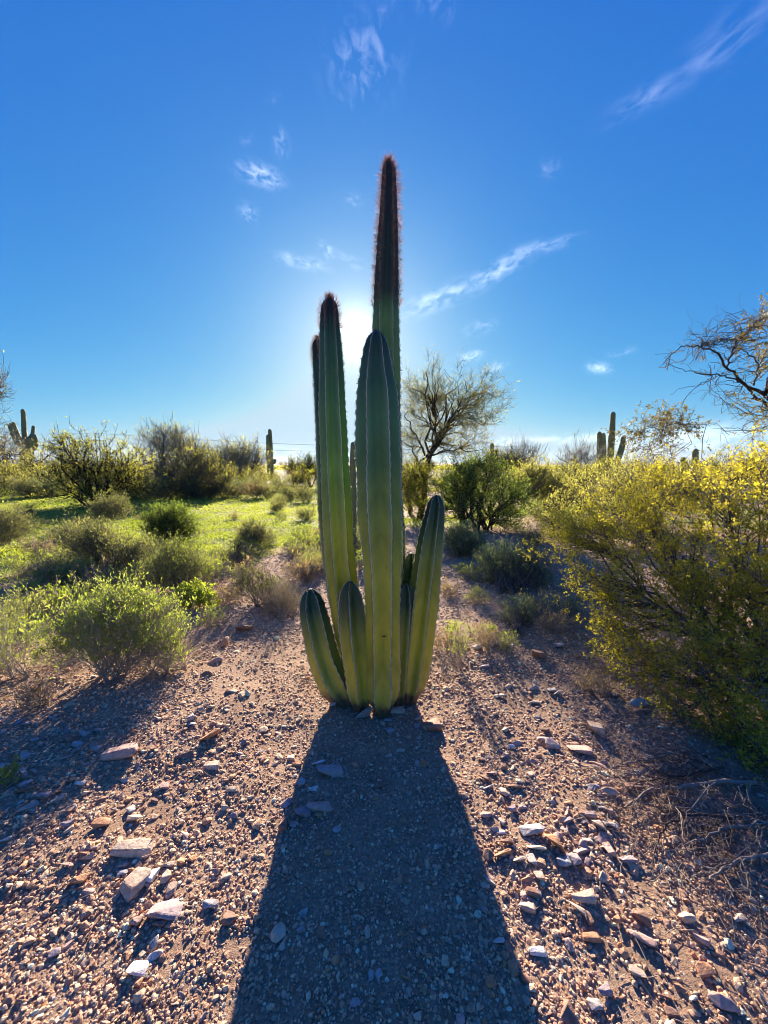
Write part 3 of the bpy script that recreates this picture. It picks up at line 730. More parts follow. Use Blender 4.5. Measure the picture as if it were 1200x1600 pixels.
# --- small trees and shrubs at known places
def T_(name, label, base, blobs, bark, leafm, seed, parts=('limb_frame', 'foliage'), cat='tree', Y=None, trunk=None, group=None, **kw):
    root, t = gp(*base)
    if Y: root = at(base[0], base[1], Y)[0]; root[2] = float(gh(root[0], root[1]))
    bb = [bl(root, *b) for b in blobs]
    rts = kw.pop('roots', [(0, 0, 0)])
    args = dict(rg=R(seed), blobs=bb, roots=rts, r0=.03, n1=8, n2=60, n3=400, nleaf=8000, lsize=.03, spread=.02)
    args.update(kw)
    o = plant(name, label, cat, root, 0, bark, leafm, group=group, parts=parts, **args)
    if trunk:
        pts, r0, r1 = trunk; C = catmull([[*(at(x, y, root[1] + dy)[0] - root), 0] if i else [0, 0, -.1, 0] for i, (x, y, dy) in enumerate(pts)], 20)[:, :3]
        v, q = tubes(C[None], np.linspace(r0, r1, 20)[None], 8)
        add('trunk', new_mesh('trunk', v, [(q, 0, True)]), [bark], parent=o)
    return o

# palo verde behind the cactus: explicit trunk, wispy crown
PVY = 10.6
T_('palo_verde_tree', 'wispy tall palo verde tree with fine twigs, standing behind the cactus', (655, 808),
   [(665, 620, 42, 48, PVY, .9), (720, 640, 58, 50, PVY, 1.0), (690, 590, 45, 32, PVY, .8), (745, 665, 35, 35, PVY, .7), (648, 690, 32, 34, PVY, .8), (700, 700, 60, 34, PVY, .8), (750, 705, 34, 30, PVY, .7), (755, 620, 26, 26, PVY, .5), (630, 740, 30, 38, PVY, .6, .35)],
   M_bark_dark, M_leaf_palo, 61, Y=PVY, roots=[tuple(at(x, y, PVY)[0] - np.array([at(655, 808, PVY)[0][0], PVY, float(gh(at(655, 808, PVY)[0][0], PVY))])) for x, y in ((663, 748), (672, 712), (684, 687), (684, 687))], r0=.045, n1=13, n2=120, n3=800, nleaf=11000, lsize=.045, asp=.2, spread=.035, sprig=6500, sprig_len=.28, up=.15, sag=.22, minr=.0030, twig=M_bark_green, csig=.32, k=(1, 1.6, 1.6), pw=.55, shell=.6,
   trunk=([(655, 808, 0), (662, 775, 0), (663, 745, 0), (672, 712, 0), (684, 685, 0)], .11, .05), base_h=1.0)
T_('mesquite_bush', 'dense dark green bush with a rounded outline at the foot of the palo verde', (745, 830),
   [(745, 775, 58, 48, 8.9, .8), (785, 785, 34, 40, 8.8, .6), (715, 770, 30, 42, 9, .6), (760, 740, 40, 25, 9.2, .6), (805, 798, 26, 30, 8.7, .5), (770, 815, 40, 18, 8.6, .5), (725, 740, 30, 26, 9.2, .6), (688, 775, 30, 38, 9.3, .6), (790, 745, 26, 20, 9.0, .5)],
   M_bark_dark, M_leaf_dark, 62, cat='bush', parts=('woody_stem', 'foliage'), roots=[(0, 0, 0), (.3, .1, 0), (-.3, .1, 0)], r0=.03, n1=20, n2=200, n3=1400, nleaf=27000, lsize=.040, asp=.36, spread=.05, csig=.32, sprig=3500, sprig_len=.14, minr=.0035)
T_('olive_shrub', 'loose olive shrub growing under the palo verde beside the cactus', (640, 802),
   [(640, 765, 32, 34, 10.2, .6), (655, 745, 26, 26, 10.2, .6)], M_bark_dark, M_leaf_olive, 63, cat='shrub', parts=('woody_stem', 'foliage'), r0=.02, n1=14, n2=80, n3=500, nleaf=12000, lsize=.035, asp=.35, spread=.03, sprig=1500, sprig_len=.14, minr=.003)
T_('blue_green_shrub', 'low dark blue-green shrub in the shade in front of the mesquite bush', (722, 866),
   [(720, 843, 28, 22, 6.3, .3), (742, 850, 16, 14, 6.2, .25)], M_bark_grey, M_leaf_blue, 64, cat='shrub', parts=('woody_stem', 'foliage'), roots=[(0, 0, 0), (.1, 0, 0), (-.12, 0, 0)], r0=.006, n1=60, n2=260, n3=700, nleaf=14000, lsize=.022, asp=.28, spread=.012, sprig=2500, sprig_len=.08, up=.6, minr=.0016)
T_('blue_green_shrub', 'broad grey-green brushy shrub next to the yellow creosote bush', (802, 930),
   [(785, 885, 36, 34, 4.75, .35), (828, 888, 30, 36, 4.7, .3), (762, 880, 18, 20, 4.9, .2)], M_bark_grey, M_leaf_blue, 65, cat='shrub', parts=('woody_stem', 'foliage'), roots=[(0, 0, 0), (.15, 0, 0), (-.15, .05, 0), (.05, .1, 0)], r0=.006, n1=90, n2=420, n3=1100, nleaf=22000, lsize=.018, asp=.26, spread=.009, sprig=4500, sprig_len=.075, up=.7, minr=.0013)
T_('spiky_shrub', 'small spiky grey-green shrub on the stony slope below the brushy shrub', (806, 996),
   [(806, 962, 24, 27, 3.55, .14)], M_bark_grey, M_leaf_blue, 66, cat='shrub', parts=('woody_stem', 'foliage'), r0=.003, n1=60, n2=140, n3=260, nleaf=3600, lsize=.014, asp=.22, spread=.005, sprig=1100, sprig_len=.05, up=.8, minr=.001)
T_('seedling_shrub', 'thin upright pale green sapling growing on sunlit gravel beside the cactus', (720, 1046),
   [(718, 1000, 19, 34, None, .07)], M_bark_pale, M_leaf_fresh, 67, cat='shrub', parts=('woody_stem', 'foliage'), r0=.0025, n1=16, n2=40, n3=90, nleaf=850, lsize=.013, asp=.28, spread=.004, sprig=160, sprig_len=.035, up=.8, minr=.0009)
T_('green_seedling', 'tiny bright green seedling among stones between the cactus and the spiky shrub', (762, 992),
   [(760, 983, 14, 7, None, .04)], M_bark_pale, M_leaf_fresh, 68, cat='plant', parts=('woody_stem', 'foliage'), r0=.0015, n1=14, n2=20, n3=40, nleaf=420, lsize=.014, asp=.4, spread=.004, minr=.0007)
T_('green_seedling', 'little green plant just upslope of the thin upright sapling', (706, 992),
   [(706, 978, 12, 9, None, .04)], M_bark_pale, M_leaf_fresh, 69, cat='plant', parts=('woody_stem', 'foliage'), r0=.0015, n1=14, n2=20, n3=40, nleaf=420, lsize=.014, asp=.4, spread=.004, minr=.0007)

# left side
T_('leafy_shrub', 'bright green leafy shrub, largest on the gravel, casting a wide shadow over bluish stones', (165, 1062),
   [(170, 975, 62, 52, 2.62, .26), (235, 975, 46, 46, 2.72, .24), (115, 985, 40, 45, 2.6, .2), (265, 1005, 36, 34, 2.6, .18), (200, 940, 50, 28, 2.8, .2), (90, 1015, 22, 28, 2.55, .12)],
   M_bark_pale, M_leaf_fresh, 71, cat='shrub', parts=('woody_stem', 'foliage'), roots=[(0, 0, 0), (.06, .03, 0), (-.06, .04, 0), (.1, .08, 0)], r0=.005, n1=80, n2=520, n3=1900, nleaf=15000, lsize=.020, asp=.34, spread=.009, csig=.22, sprig=6000, sprig_len=.05, up=.6, minr=.0009, k=(1, 1.3, 1.5))
T_('dry_shrub', 'dry brown twiggy growth hugging the bright green leafy shrub', (262, 1052),
   [(258, 1020, 50, 26, 2.62, .18), (220, 1030, 40, 22, 2.6, .15)], M_bark_pale, M_leaf_dry, 72, cat='shrub', parts=('woody_stem', 'foliage'), roots=[(0, 0, 0), (-.1, 0, 0), (.1, .05, 0)], r0=.0025, n1=60, n2=220, n3=600, nleaf=3500, lsize=.008, asp=.3, spread=.006, sprig=2500, sprig_len=.04, up=.3, minr=.0007)
T_('weed_patch', 'pale yellow-green weedy plant at the picture edge beside the bright leafy shrub', (22, 1060),
   [(20, 1010, 45, 42, 2.6, .2), (-20, 980, 40, 40, 2.8, .25)], M_bark_pale, M_grass, 73, cat='plant', parts=('woody_stem', 'foliage'), roots=[(0, 0, 0), (.1, 0, 0), (-.15, .05, 0)], r0=.003, n1=50, n2=200, n3=500, nleaf=6500, lsize=.013, asp=.3, spread=.01, sprig=1500, sprig_len=.05, up=.6, minr=.0008)
T_('grey_olive_shrub', 'wide mounded grey-olive shrub with a grey twiggy flank, at the edge of the green meadow', (172, 890),
   [(150, 852, 34, 27, 5.2, .3), (196, 860, 30, 22, 5.1, .25), (118, 842, 24, 20, 5.5, .25), (222, 866, 20, 14, 5.0, .2)], M_bark_grey, M_leaf_grey, 74, cat='shrub', parts=('woody_stem', 'foliage'), roots=[(0, 0, 0), (.2, 0, 0), (-.2, .1, 0)], r0=.007, n1=70, n2=380, n3=1200, nleaf=10000, lsize=.026, asp=.32, spread=.015, sprig=5000, sprig_len=.11, up=.55, minr=.0014)
T_('dark_round_shrub', 'compact dark green dome-shaped shrub standing alone on the bright meadow', (265, 845),
   [(265, 818, 36, 24, 6.9, .38), (245, 825, 20, 15, 6.9, .2), (288, 826, 18, 14, 6.9, .2)], M_bark_dark, M_leaf_dark, 75, cat='shrub', parts=('woody_stem', 'foliage'), roots=[(0, 0, 0), (.2, 0, 0), (-.2, 0, 0)], r0=.008, n1=70, n2=300, n3=900, nleaf=18000, lsize=.024, asp=.28, spread=.014, sprig=4000, sprig_len=.11, up=.5, minr=.002)
T_('mixed_shrub', 'half green, half brown shrub between the grey-olive mound and the leafy shrub', (272, 925),
   [(275, 880, 40, 32, 4.55, .28), (250, 905, 30, 18, 4.3, .2), (300, 900, 26, 22, 4.4, .2)], M_bark_grey, M_leaf_fresh, 76, cat='shrub', parts=('woody_stem', 'foliage'), roots=[(0, 0, 0), (.15, 0, 0), (-.15, 0, 0)], r0=.005, n1=60, n2=340, n3=1100, nleaf=11000, lsize=.014, asp=.32, spread=.012, sprig=4500, sprig_len=.08, up=.6, minr=.0012)
T_('sunlit_weed', 'glowing yellow-green broad-leaved weed just behind the leafy shrub', (298, 948),
   [(298, 930, 28, 16, None, .12), (330, 938, 14, 8, None, .07)], M_bark_pale, M_grass, 77, cat='plant', parts=('woody_stem', 'foliage'), roots=[(0, 0, 0), (.1, 0, 0)], r0=.003, n1=40, n2=90, n3=200, nleaf=2600, lsize=.028, asp=.5, spread=.012, minr=.001)
T_('twiggy_shrub', 'grey-brown twiggy shrub with a fresh green top, beside the tall cactus', (402, 948),
   [(392, 912, 26, 30, 4.15, .16), (420, 925, 26, 22, 4.1, .14), (445, 940, 26, 18, 3.95, .14)], M_bark_grey, M_leaf_fresh, 78, cat='shrub', parts=('woody_stem', 'foliage'), roots=[(0, 0, 0), (.1, 0, 0)], r0=.004, n1=50, n2=240, n3=700, nleaf=3600, lsize=.013, asp=.3, spread=.008, sprig=3800, sprig_len=.06, up=.6, minr=.001)
T_('dry_shrub', 'low tan bundle of dead stems between the twiggy shrub and the cactus', (445, 966),
   [(440, 940, 32, 22, 3.8, .15)], M_bark_pale, M_leaf_dry, 79, cat='shrub', parts=('woody_stem', 'foliage'), roots=[(0, 0, 0), (-.05, .03, 0)], r0=.002, n1=60, n2=180, n3=420, nleaf=2200, lsize=.009, asp=.3, spread=.006, sprig=2600, sprig_len=.045, up=.5, minr=.0008)
T_('dead_stub', 'small charred-looking dead stub with bare twigs behind the twiggy shrub', (372, 880),
   [(374, 858, 12, 18, None, .06)], M_bark_dark, M_leaf_dry, 80, cat='dead shrub', parts=('woody_stem', 'foliage'), r0=.012, n1=9, n2=24, n3=50, nleaf=60, lsize=.012, spread=.005, minr=.002)
T_('grey_shrub', 'small rounded grey-green shrub on the meadow edge behind the dead stub', (392, 856),
   [(395, 838, 22, 17, 6.6, .22)], M_bark_grey, M_leaf_grey, 81, cat='shrub', parts=('woody_stem', 'foliage'), r0=.005, n1=50, n2=200, n3=500, nleaf=5500, lsize=.022, asp=.3, spread=.012, sprig=1800, sprig_len=.1, up=.5, minr=.0018)
T_('grey_shrub', 'pale grey shrub half cut off by the picture edge at the meadow', (8, 850),
   [(5, 822, 34, 26, 6.5, .35)], M_bark_grey, M_leaf_grey, 82, cat='shrub', parts=('woody_stem', 'foliage'), r0=.006, n1=60, n2=240, n3=600, nleaf=9000, lsize=.022, asp=.3, spread=.012, sprig=2500, sprig_len=.1, up=.5, minr=.0018)
T_('grey_shrub', 'small grey tussock-like shrub at the meadow just beside the leaning dark-trunked bush', (170, 812),
   [(172, 795, 24, 16, 9, .3)], M_bark_grey, M_leaf_grey, 83, cat='shrub', parts=('woody_stem', 'foliage'), r0=.006, n1=40, n2=160, n3=400, nleaf=6000, lsize=.028, asp=.3, spread=.02, sprig=1500, sprig_len=.13, up=.5, minr=.0025)
T_('edge_weed', 'small clump of fresh green leaves at the picture edge on the shaded stones', (4, 1228),
   [(6, 1212, 18, 18, None, .05)], M_bark_pale, M_leaf_fresh, 84, cat='plant', parts=('woody_stem', 'foliage'), r0=.0018, n1=16, n2=30, n3=60, nleaf=500, lsize=.014, asp=.4, spread=.005, minr=.0008)

# the spreading bush with dark leaning stems on the meadow
T_('spreading_bush', 'wide spreading olive bush with dark leaning stems, at the far side of the meadow', (148, 792),
   [(150, 740, 72, 36, 13.4, 1.2), (200, 735, 36, 32, 13.2, .8), (115, 712, 26, 36, 13.6, .7, 1.0), (125, 765, 55, 22, 13.2, .8), (170, 705, 40, 24, 13.6, .7), (225, 760, 22, 24, 13, .5)],
   M_bark_dark, M_leaf_olive, 85, cat='bush', parts=('woody_stem', 'foliage'), roots=[(0, 0, 0), (.25, 0, 0), (-.2, 0, 0)], r0=.05, n1=16, n2=160, n3=900, nleaf=13000, lsize=.05, asp=.45, spread=.05, csig=.3, sprig=3500, sprig_len=.22, minr=.006)
T_('airy_tree', 'grey airy tree with forked bare limbs behind the meadow shrubs', (258, 775),
   [(265, 695, 36, 30, 19, 1.0), (300, 710, 26, 22, 19, .8), (232, 700, 20, 18, 19, .7), (270, 735, 30, 24, 19, 1)],
   M_bark_grey, M_leaf_dim, 86, r0=.09, n1=9, n2=110, n3=700, nleaf=3000, lsize=.075, asp=.3, spread=.06, sprig=2600, sprig_len=.5, up=.6, minr=.007, twig=M_bark_lite, csig=.33, trunk=([(258, 775, 0), (257, 745, 0), (256, 722, 0)], .16, .08))
T_('dome_tree', 'rounded pale crown on a short dark trunk, between the airy tree and the two-columned saguaro', (378, 752),
   [(372, 718, 42, 22, 30, 2.2), (352, 722, 20, 16, 30, 1.2), (400, 725, 16, 16, 30, 1.2)],
   M_bark_dark, M_leaf_dim, 87, r0=.12, n1=12, n2=130, n3=800, nleaf=4500, lsize=.10, asp=.35, spread=.1, sprig=2600, sprig_len=.7, up=.5, minr=.010, twig=M_bark_lite, csig=.33)
T_('broom_bush', 'yellow-olive broom-like bush in front of the airy tree', (315, 778),
   [(312, 742, 42, 34, 17, 1.1), (290, 755, 26, 20, 17, .8), (345, 755, 20, 18, 17, .8)], M_bark_grey, M_leaf_olive, 88, cat='bush', parts=('woody_stem', 'foliage'), roots=[(0, 0, 0), (.4, 0, 0), (-.4, 0, 0)], r0=.03, n1=24, n2=160, n3=800, nleaf=7500, lsize=.055, asp=.35, spread=.05, sprig=3500, sprig_len=.3, up=.6, minr=.007)
T_('thin_tree', 'small tree with reddish leaf clumps and open branches, behind the creosote bush', (1050, 790),
   [(1045, 662, 50, 17, 7.6, .5, 1), (1000, 680, 26, 18, 7.6, .4, .5), (1078, 668, 22, 12, 7.6, .3, .4), (1030, 700, 40, 16, 7.6, .4, .25)],
   M_bark_dark, M_leaf_rust, 191, r0=.016, n1=10, n2=70, n3=330, nleaf=2600, lsize=.035, asp=.55, spread=.03, sprig=500, sprig_len=.12, up=.2, minr=.0022, sag=.1, csig=.35)
T_('tall_creosote', 'dull olive bush with an even crown between the yellow creosote and the four-armed saguaro', (1010, 830),
   [(1005, 765, 58, 38, 9, .9), (960, 775, 30, 28, 9, .6), (1060, 770, 34, 34, 9, .7)], M_bark_grey, M_leaf_dim, 90, cat='bush', parts=('woody_stem', 'foliage'), roots=[(0, 0, 0), (.3, 0, 0), (-.3, 0, 0)], r0=.02, n1=26, n2=180, n3=900, nleaf=13000, lsize=.036, asp=.4, spread=.03, sprig=2500, sprig_len=.15, up=.5, minr=.004)
T_('bare_tree', 'leafless pale brushy tree beside the four-armed saguaro', (905, 762),
   [(905, 722, 30, 18, 26, 1.2)], M_bark_grey, M_leaf_dim, 91, r0=.07, n1=14, n2=90, n3=240, nleaf=500, lsize=.06, asp=.3, spread=.05, sprig=1300, sprig_len=.5, up=.7, minr=.007, twig=M_bark_lite, csig=.4)
T_('bare_tree', 'leafless thin tree in front of the twin-pole power frame, beyond the mesquite bush', (815, 760),
   [(820, 712, 26, 14, 24, 1.0), (800, 722, 22, 14, 24, 1.0)], M_bark_grey, M_leaf_dim, 92, r0=.05, n1=12, n2=90, n3=300, nleaf=300, lsize=.06, asp=.3, spread=.05, sprig=800, sprig_len=.6, up=.8, minr=.007, twig=M_bark_lite, csig=.4)
T_('olive_bush', 'yellowish olive bush with loose sprays at the far end of the stony wash', (835, 800),
   [(835, 760, 34, 32, 12.5, .8), (808, 755, 20, 26, 12.8, .7), (868, 775, 20, 20, 12.2, .6)], M_bark_grey, M_leaf_dim, 93, cat='bush', parts=('woody_stem', 'foliage'), roots=[(0, 0, 0), (.3, 0, 0), (-.3, 0, 0)], r0=.02, n1=24, n2=140, n3=600, nleaf=15000, lsize=.045, asp=.35, spread=.04, sprig=2500, sprig_len=.2, up=.6, minr=.005)
T_('edge_tree', 'sparse pinkish tree crown touching the many-armed saguaro at the picture edge', (35, 760),
   [(4, 692, 18, 22, 24, 1.0), (-30, 700, 40, 40, 20, 1.2), (40, 715, 26, 14, 20, .8), (85, 705, 20, 14, 20, .6)],
   M_bark_dark, M_leaf_dim, 94, r0=.07, n1=10, n2=90, n3=420, nleaf=900, lsize=.07, asp=.4, spread=.05, twig=M_bark_lite, sprig=900, sprig_len=.35, up=.4, minr=.009)
T_('side_tree', 'fine bare twigs of a tree that stands beyond the picture edge above the many-armed saguaro', (-75, 830),
   [(-20, 605, 26, 34, 7.8, .5), (-60, 640, 50, 60, 7.8, .8)], M_bark_grey, M_leaf_dim, 95, r0=.04, n1=8, n2=90, n3=420, nleaf=700, lsize=.03, asp=.3, spread=.03, sprig=900, sprig_len=.22, up=.3, minr=.004)

# ------------------------------------------------------------------ saguaros
def saguaro(label, base, Y, columns, seed, ribs=13, wide=1.1):
    """columns: list of rows (x, y, half width px), first the trunk"""
    root = at(base[0], base[1], Y)[0]; root[2] = float(gh(root[0], root[1]))
    o = thing('saguaro', label, 'cactus', root); rg = R(seed)
    for k, (rows, dy) in enumerate(columns):
        pts = []
        for i, (x, y, w) in enumerate(rows):
            p, t = at(x, y, Y + dy * min(1, i / 2)); pts.append([*(p - root), w / F * t * wide])
        if k == 0: pts[0][2] = -.2
        C = catmull(pts, 60); path, rad = C[:, :3], np.maximum(C[:, 3], .02)
        v, q, tr, at_, *_ = ribbed(path, rad, ribs, .16, 0, rg, dome=1.2, seg=[-.5, -.25, 0, .25])
        add('trunk' if k == 0 else 'arm', new_mesh('saguaro_column', v, [(q, 0, True), (tr, 0, True)], at_), [M_saguaro], parent=o)
saguaro('many-armed saguaro at the picture edge, thick trunk with a thinner column on top', (41, 752), 30,
        [([(42, 760, 8), (42, 740, 8), (42, 715, 8), (43, 690, 7.5), (42, 682, 6)], 0), ([(40, 690, 3.4), (38, 675, 3.2), (37, 655, 3), (35.5, 639, 2.6)], .3),
         ([(38, 697, 3.2), (28, 692, 3.2), (22, 682, 3.2), (17, 668, 3), (14.5, 661, 2.2)], -.8), ([(38, 688, 2.6), (31, 684, 2.6), (26, 674, 2.6), (20, 659, 2.2)], .6),
         ([(46, 700, 3), (54, 700, 3.4), (55, 688, 3.2), (53, 678, 2.6)], -.6), ([(47, 684, 2.5), (51, 678, 2.5), (52.5, 665, 2)], .6)], 101)
saguaro('two-columned saguaro standing alone near the horizon, tall column beside a close shorter one', (423, 752), 36,
        [([(423, 756, 4), (423, 740, 4.2), (422.5, 715, 4.2), (422, 690, 3.4), (421.5, 670, 2.4)], 0), ([(420, 738, 2.6), (418.8, 715, 2.5), (418.5, 695, 2.4), (418, 679, 2)], -.4), ([(425, 724, 2), (429, 722, 2.2), (429.5, 717, 1.8)], .3)], 102)
saguaro('four-armed saguaro beyond the yellow creosote, one column twice as tall as the others', (948, 760), 30,
        [([(948, 768, 6), (950, 745, 6), (953, 715, 5), (956, 680, 4.2), (958, 643, 3.2)], 0), ([(944, 738, 4), (938, 730, 4), (937, 705, 4), (936.5, 674, 3)], -.5),
         ([(944, 742, 3.6), (943, 725, 3.6), (943, 700, 3.6), (942.5, 676, 3)], .9), ([(952, 745, 4), (961, 738, 4), (966, 718, 4), (972, 698, 4), (974, 681, 3)], -.6)], 103)
saguaro('pair of blunt saguaro columns in the palo verde twigs', (771, 752), 34, [([(769, 756, 3.6), (769, 735, 3.6), (769, 710, 3.4), (769, 692, 2.8)], 0), ([(770, 740, 2.6), (775, 732, 2.6), (776, 715, 2.6), (776, 701, 2.2)], .3)], 104)
saguaro('stubby saguaro with a leaning arm behind the top of the yellow creosote', (1086, 770), 26, [([(1086, 775, 5), (1086, 750, 5), (1086, 720, 4.5), (1087, 701, 3.6)], 0), ([(1084, 745, 4), (1074, 735, 4), (1069, 722, 3.8), (1066, 714, 3)], -.5)], 105)
saguaro('slim brown saguaro seen in the gap between the two tallest cactus stems', (552, 815), 9.5, [([(552, 812, 4.5), (552, 780, 5), (551, 740, 4.8), (552, 700, 4.2), (552, 690, 3.4)], 0)], 106)

# ------------------------------------------------------------------ power line
def power_frame(label, x0, x1, ytop, Y):
    base = at((x0 + x1) / 2, 735, Y)[0]; base[2] = float(gh(base[0], base[1])); o = thing('power_pole', label, 'power pole', base)
    top = at(x0, ytop, Y)[0][2] - base[2]; xs = [at(x0, 735, Y)[0][0] - base[0], at(x1, 735, Y)[0][0] - base[0]]
    for x in xs:
        v, q = tubes(np.array([[[x, 0, -.5], [x, 0, top * .5], [x, 0, top]]]), np.array([[.22, .19, .14]]), 8)
        add('pole', new_mesh('pole', v, [(q, 0, True)]), [M_pole], parent=o)
    ca = []
    for h in (top * .80,):
        v, q = tubes(np.array([[[xs[0] - 2.0, 0, h], [0, .0, h], [xs[1] + 2.0, 0, h]]]), np.full((1, 3), .13), 6)
        add('crossarm', new_mesh('crossarm', v, [(q, 0, True)]), [M_pole], parent=o)
        ca = [base + np.array([xs[0] - 1.8, 0, h - .3]), base + np.array([xs[1] + 1.8, 0, h - .3]), base + np.array([xs[0], 0, top]), base + np.array([xs[1], 0, top])]
    return ca
A = power_frame('twin wooden power poles with a crossarm rising above the spreading bush', 153.5, 159.5, 677, 170)
B = power_frame('twin wooden power poles with a crossarm above the leafless thin tree', 824, 830.5, 697, 250)
for k in range(4):
    a, b = A[k], B[k]; l = a + (a - b) * .9; pts = []
    for (s_, e_) in ((l, a), (a, b)):
        t = np.linspace(0, 1, 24)[:, None]; c = s_ * (1 - t) + e_ * t; c[:, 2] -= 2.8 * (4 * t * (1 - t))[:, 0]; pts.append(c)
    P_ = np.concatenate([pts[0][:-1], pts[1]]); v, q = tubes(P_[None], np.full((1, len(P_)), .035), 4)
    add('power_line', new_mesh('power_line', v, [(q, 0, True)]), [M_wire], label='thin sagging wire between the two power pole frames', category='wire', group='wires of the power line')

# ------------------------------------------------------------------ scrub of the plain: shared variants, every plant its own thing
VAR = []
def variant(seed, kind, H, Wd, bark, lm, **kw):
    rg = R(seed); a = dict(blobs=[(0, 0, H * .55, Wd / 2, Wd / 2, H * .45), (Wd * .2, 0, H * .4, Wd * .35, Wd * .3, H * .35), (-Wd * .22, .05, H * .45, Wd * .3, Wd * .3, H * .4)], roots=[(0, 0, 0), (.1 * Wd, 0, 0), (-.1 * Wd, 0, 0)],
                           r0=.012, n1=16, n2=70, n3=220, nleaf=2600, lsize=.06, asp=.4, spread=.04, sprig=700, sprig_len=.18, up=.5, minr=.005, sides=(4, 3, 3)); a.update(kw)
    (wv, wq), _, (lv, lf, var) = plant_arrays(rg=rg, **a)
    w = new_mesh('woody_stem', wv, [(wq, 0, True)]); w.materials.append(bark); l = new_mesh('foliage', lv, [(lf, 0, False)], {'var': ('FACE', var)}); l.materials.append(lm)
    return kind, w, l
VAR = dict(
    bursage=[variant(200 + k, 'bursage', .7, 1.1, M_bark_grey, m_, nleaf=3200, lsize=.035, sprig=900, sprig_len=.12, minr=.003, r0=.008) for k, m_ in enumerate((M_leaf_grey, M_leaf_blue, M_leaf_grey, M_leaf_dry))],
    creosote=[variant(210 + k, 'creosote', 1.7, 2.0, M_bark_dark, m_, nleaf=2600, lsize=.055) for k, m_ in enumerate((M_leaf_olive, M_leaf_olive, M_leaf_dim))],
    tree=[variant(220 + k, 'tree', 3.4, 3.8, M_bark_dark, m_, nleaf=2200, lsize=.085, r0=.06, n1=9, n2=90, n3=320, sprig=1500, sprig_len=.4, minr=.010,
                  blobs=[(0, 0, 2.3, 1.7, 1.7, 1.0), (1.0, .2, 1.9, .9, .9, .8), (-1.0, 0, 2.0, .9, .9, .9)], roots=[(0, 0, 0)]) for k, m_ in enumerate((M_leaf_dim, M_leaf_palo, M_leaf_dark))])
WORDS = dict(bursage=('bursage_shrub', 'shrub', ['low grey-green shrub on the plain beyond the meadow', 'low blue-green shrub on the plain beyond the meadow', 'low grey-green shrub on the plain beyond the meadow', 'low dry brown shrub on the plain beyond the meadow']),
             creosote=('creosote_shrub', 'bush', ['rounded olive bush in the far scrub below the horizon', 'rounded olive bush in the far scrub below the horizon', 'rounded pale olive bush in the far scrub below the horizon']),
             tree=('desert_tree', 'tree', ['pale wide-crowned small tree in the far scrub', 'yellowish wide-crowned small tree in the far scrub', 'dark wide-crowned small tree in the far scrub']))
GRP = dict(bursage='low shrubs scattered on the plain', creosote='bushes scattered in the far scrub', tree='small trees scattered in the far scrub')
_first = {}
LM = [(36, 'many-armed saguaro'), (105, 'spreading olive bush'), (158, 'first twin power poles'), (215, 'gap beside the airy tree'), (262, 'airy forked tree'), (315, 'broom-like bush'), (375, 'pale dome-shaped tree'), (423, 'two-columned saguaro'), (468, 'edge of the cactus clump'), (550, 'gap between tall stems'),
      (600, 'tallest cactus stem'), (650, 'palo verde trunk'), (700, 'palo verde crown'), (745, 'dark green mesquite bush'), (775, 'blunt saguaro pair'), (827, 'second twin power poles'), (870, 'olive bush ending the wash'), (905, 'leafless brushy tree'), (950, 'four-armed saguaro'), (1000, 'dull olive bush'), (1045, 'thin reddish-leaved tree'), (1083, 'stubby saguaro'), (1140, 'top of the yellow creosote'), (1190, 'overhanging branches')]
WM = [((720, 1040), 'thin upright sapling'), ((762, 990), 'tiny green seedling'), ((806, 990), 'small spiky shrub'), ((790, 925), 'broad brushy shrub'), ((722, 875), 'shaded blue-green shrub'), ((875, 985), 'lowest tips of the creosote'), ((930, 1080), 'slim bleached stick'), ((165, 1040), 'largest leafy shrub'), ((20, 1030), 'pale weedy plant'), ((172, 880), 'grey-olive mounded shrub'), ((265, 840), 'dark round shrub'), ((275, 915), 'half-brown shrub'), ((300, 945), 'glowing broad-leaved weed'), ((402, 945), 'twiggy shrub'), ((372, 880), 'dead stub'), ((392, 855), 'small rounded grey-green shrub'), ((10, 850), 'grey shrub at the picture edge'), ((170, 812), 'grey tussock'), ((440, 820), 'cactus clump, out on the meadow'), ((60, 920), 'orange stone among weeds'), ((330, 800), 'open middle of the meadow'), ((480, 900), 'tall cactus, on its far side')]
def wherew(x, y):
    t = y * cos(PITCH) + CAMZ * sin(PITCH); px = 600 + F * x / t; py = 800 - F * (y * sin(PITCH) - CAMZ * cos(PITCH)) / t
    return 'near the ' + min(WM, key=lambda q: (q[0][0] - px) ** 2 + 4 * (q[0][1] - py) ** 2)[1]
def where(x, y):
    px = 600 + F * x / (y * cos(PITCH) + CAMZ * sin(PITCH)); nm = min(LM, key=lambda q: abs(q[0] - px))[1]
    return ('near the ' if y < 17 else 'behind the ' if y < 30 else 'well behind the ' if y < 60 else 'far off in line with the ') + nm
def put(kind, k, x, y, s, rz, sz=1.0, label=None, group=True):
    key = (kind, k); nm, cat, labs = WORDS[kind]
    if key not in _first:
        o = thing(nm, labs[k], cat, group=GRP[kind]); _, w, l = VAR[kind][k]
        add('woody_stem', w, parent=o); add('foliage', l, parent=o); _first[key] = o
    else: o = copy_tree(_first[key])
    base_lab = labs[k].split(' on the plain')[0].split(' in the far')[0].split(' at the meadow')[0]
    o['label'] = label or base_lab + ' ' + (where(x, y) if kind != 'weed' else wherew(x, y)); o['group'] = GRP[kind]
    o.location = (x, y, float(gh(x, y)) - .02); o.rotation_euler = (0, 0, rz); o.scale = (s, s, s * sz); return o
rg = R(300)
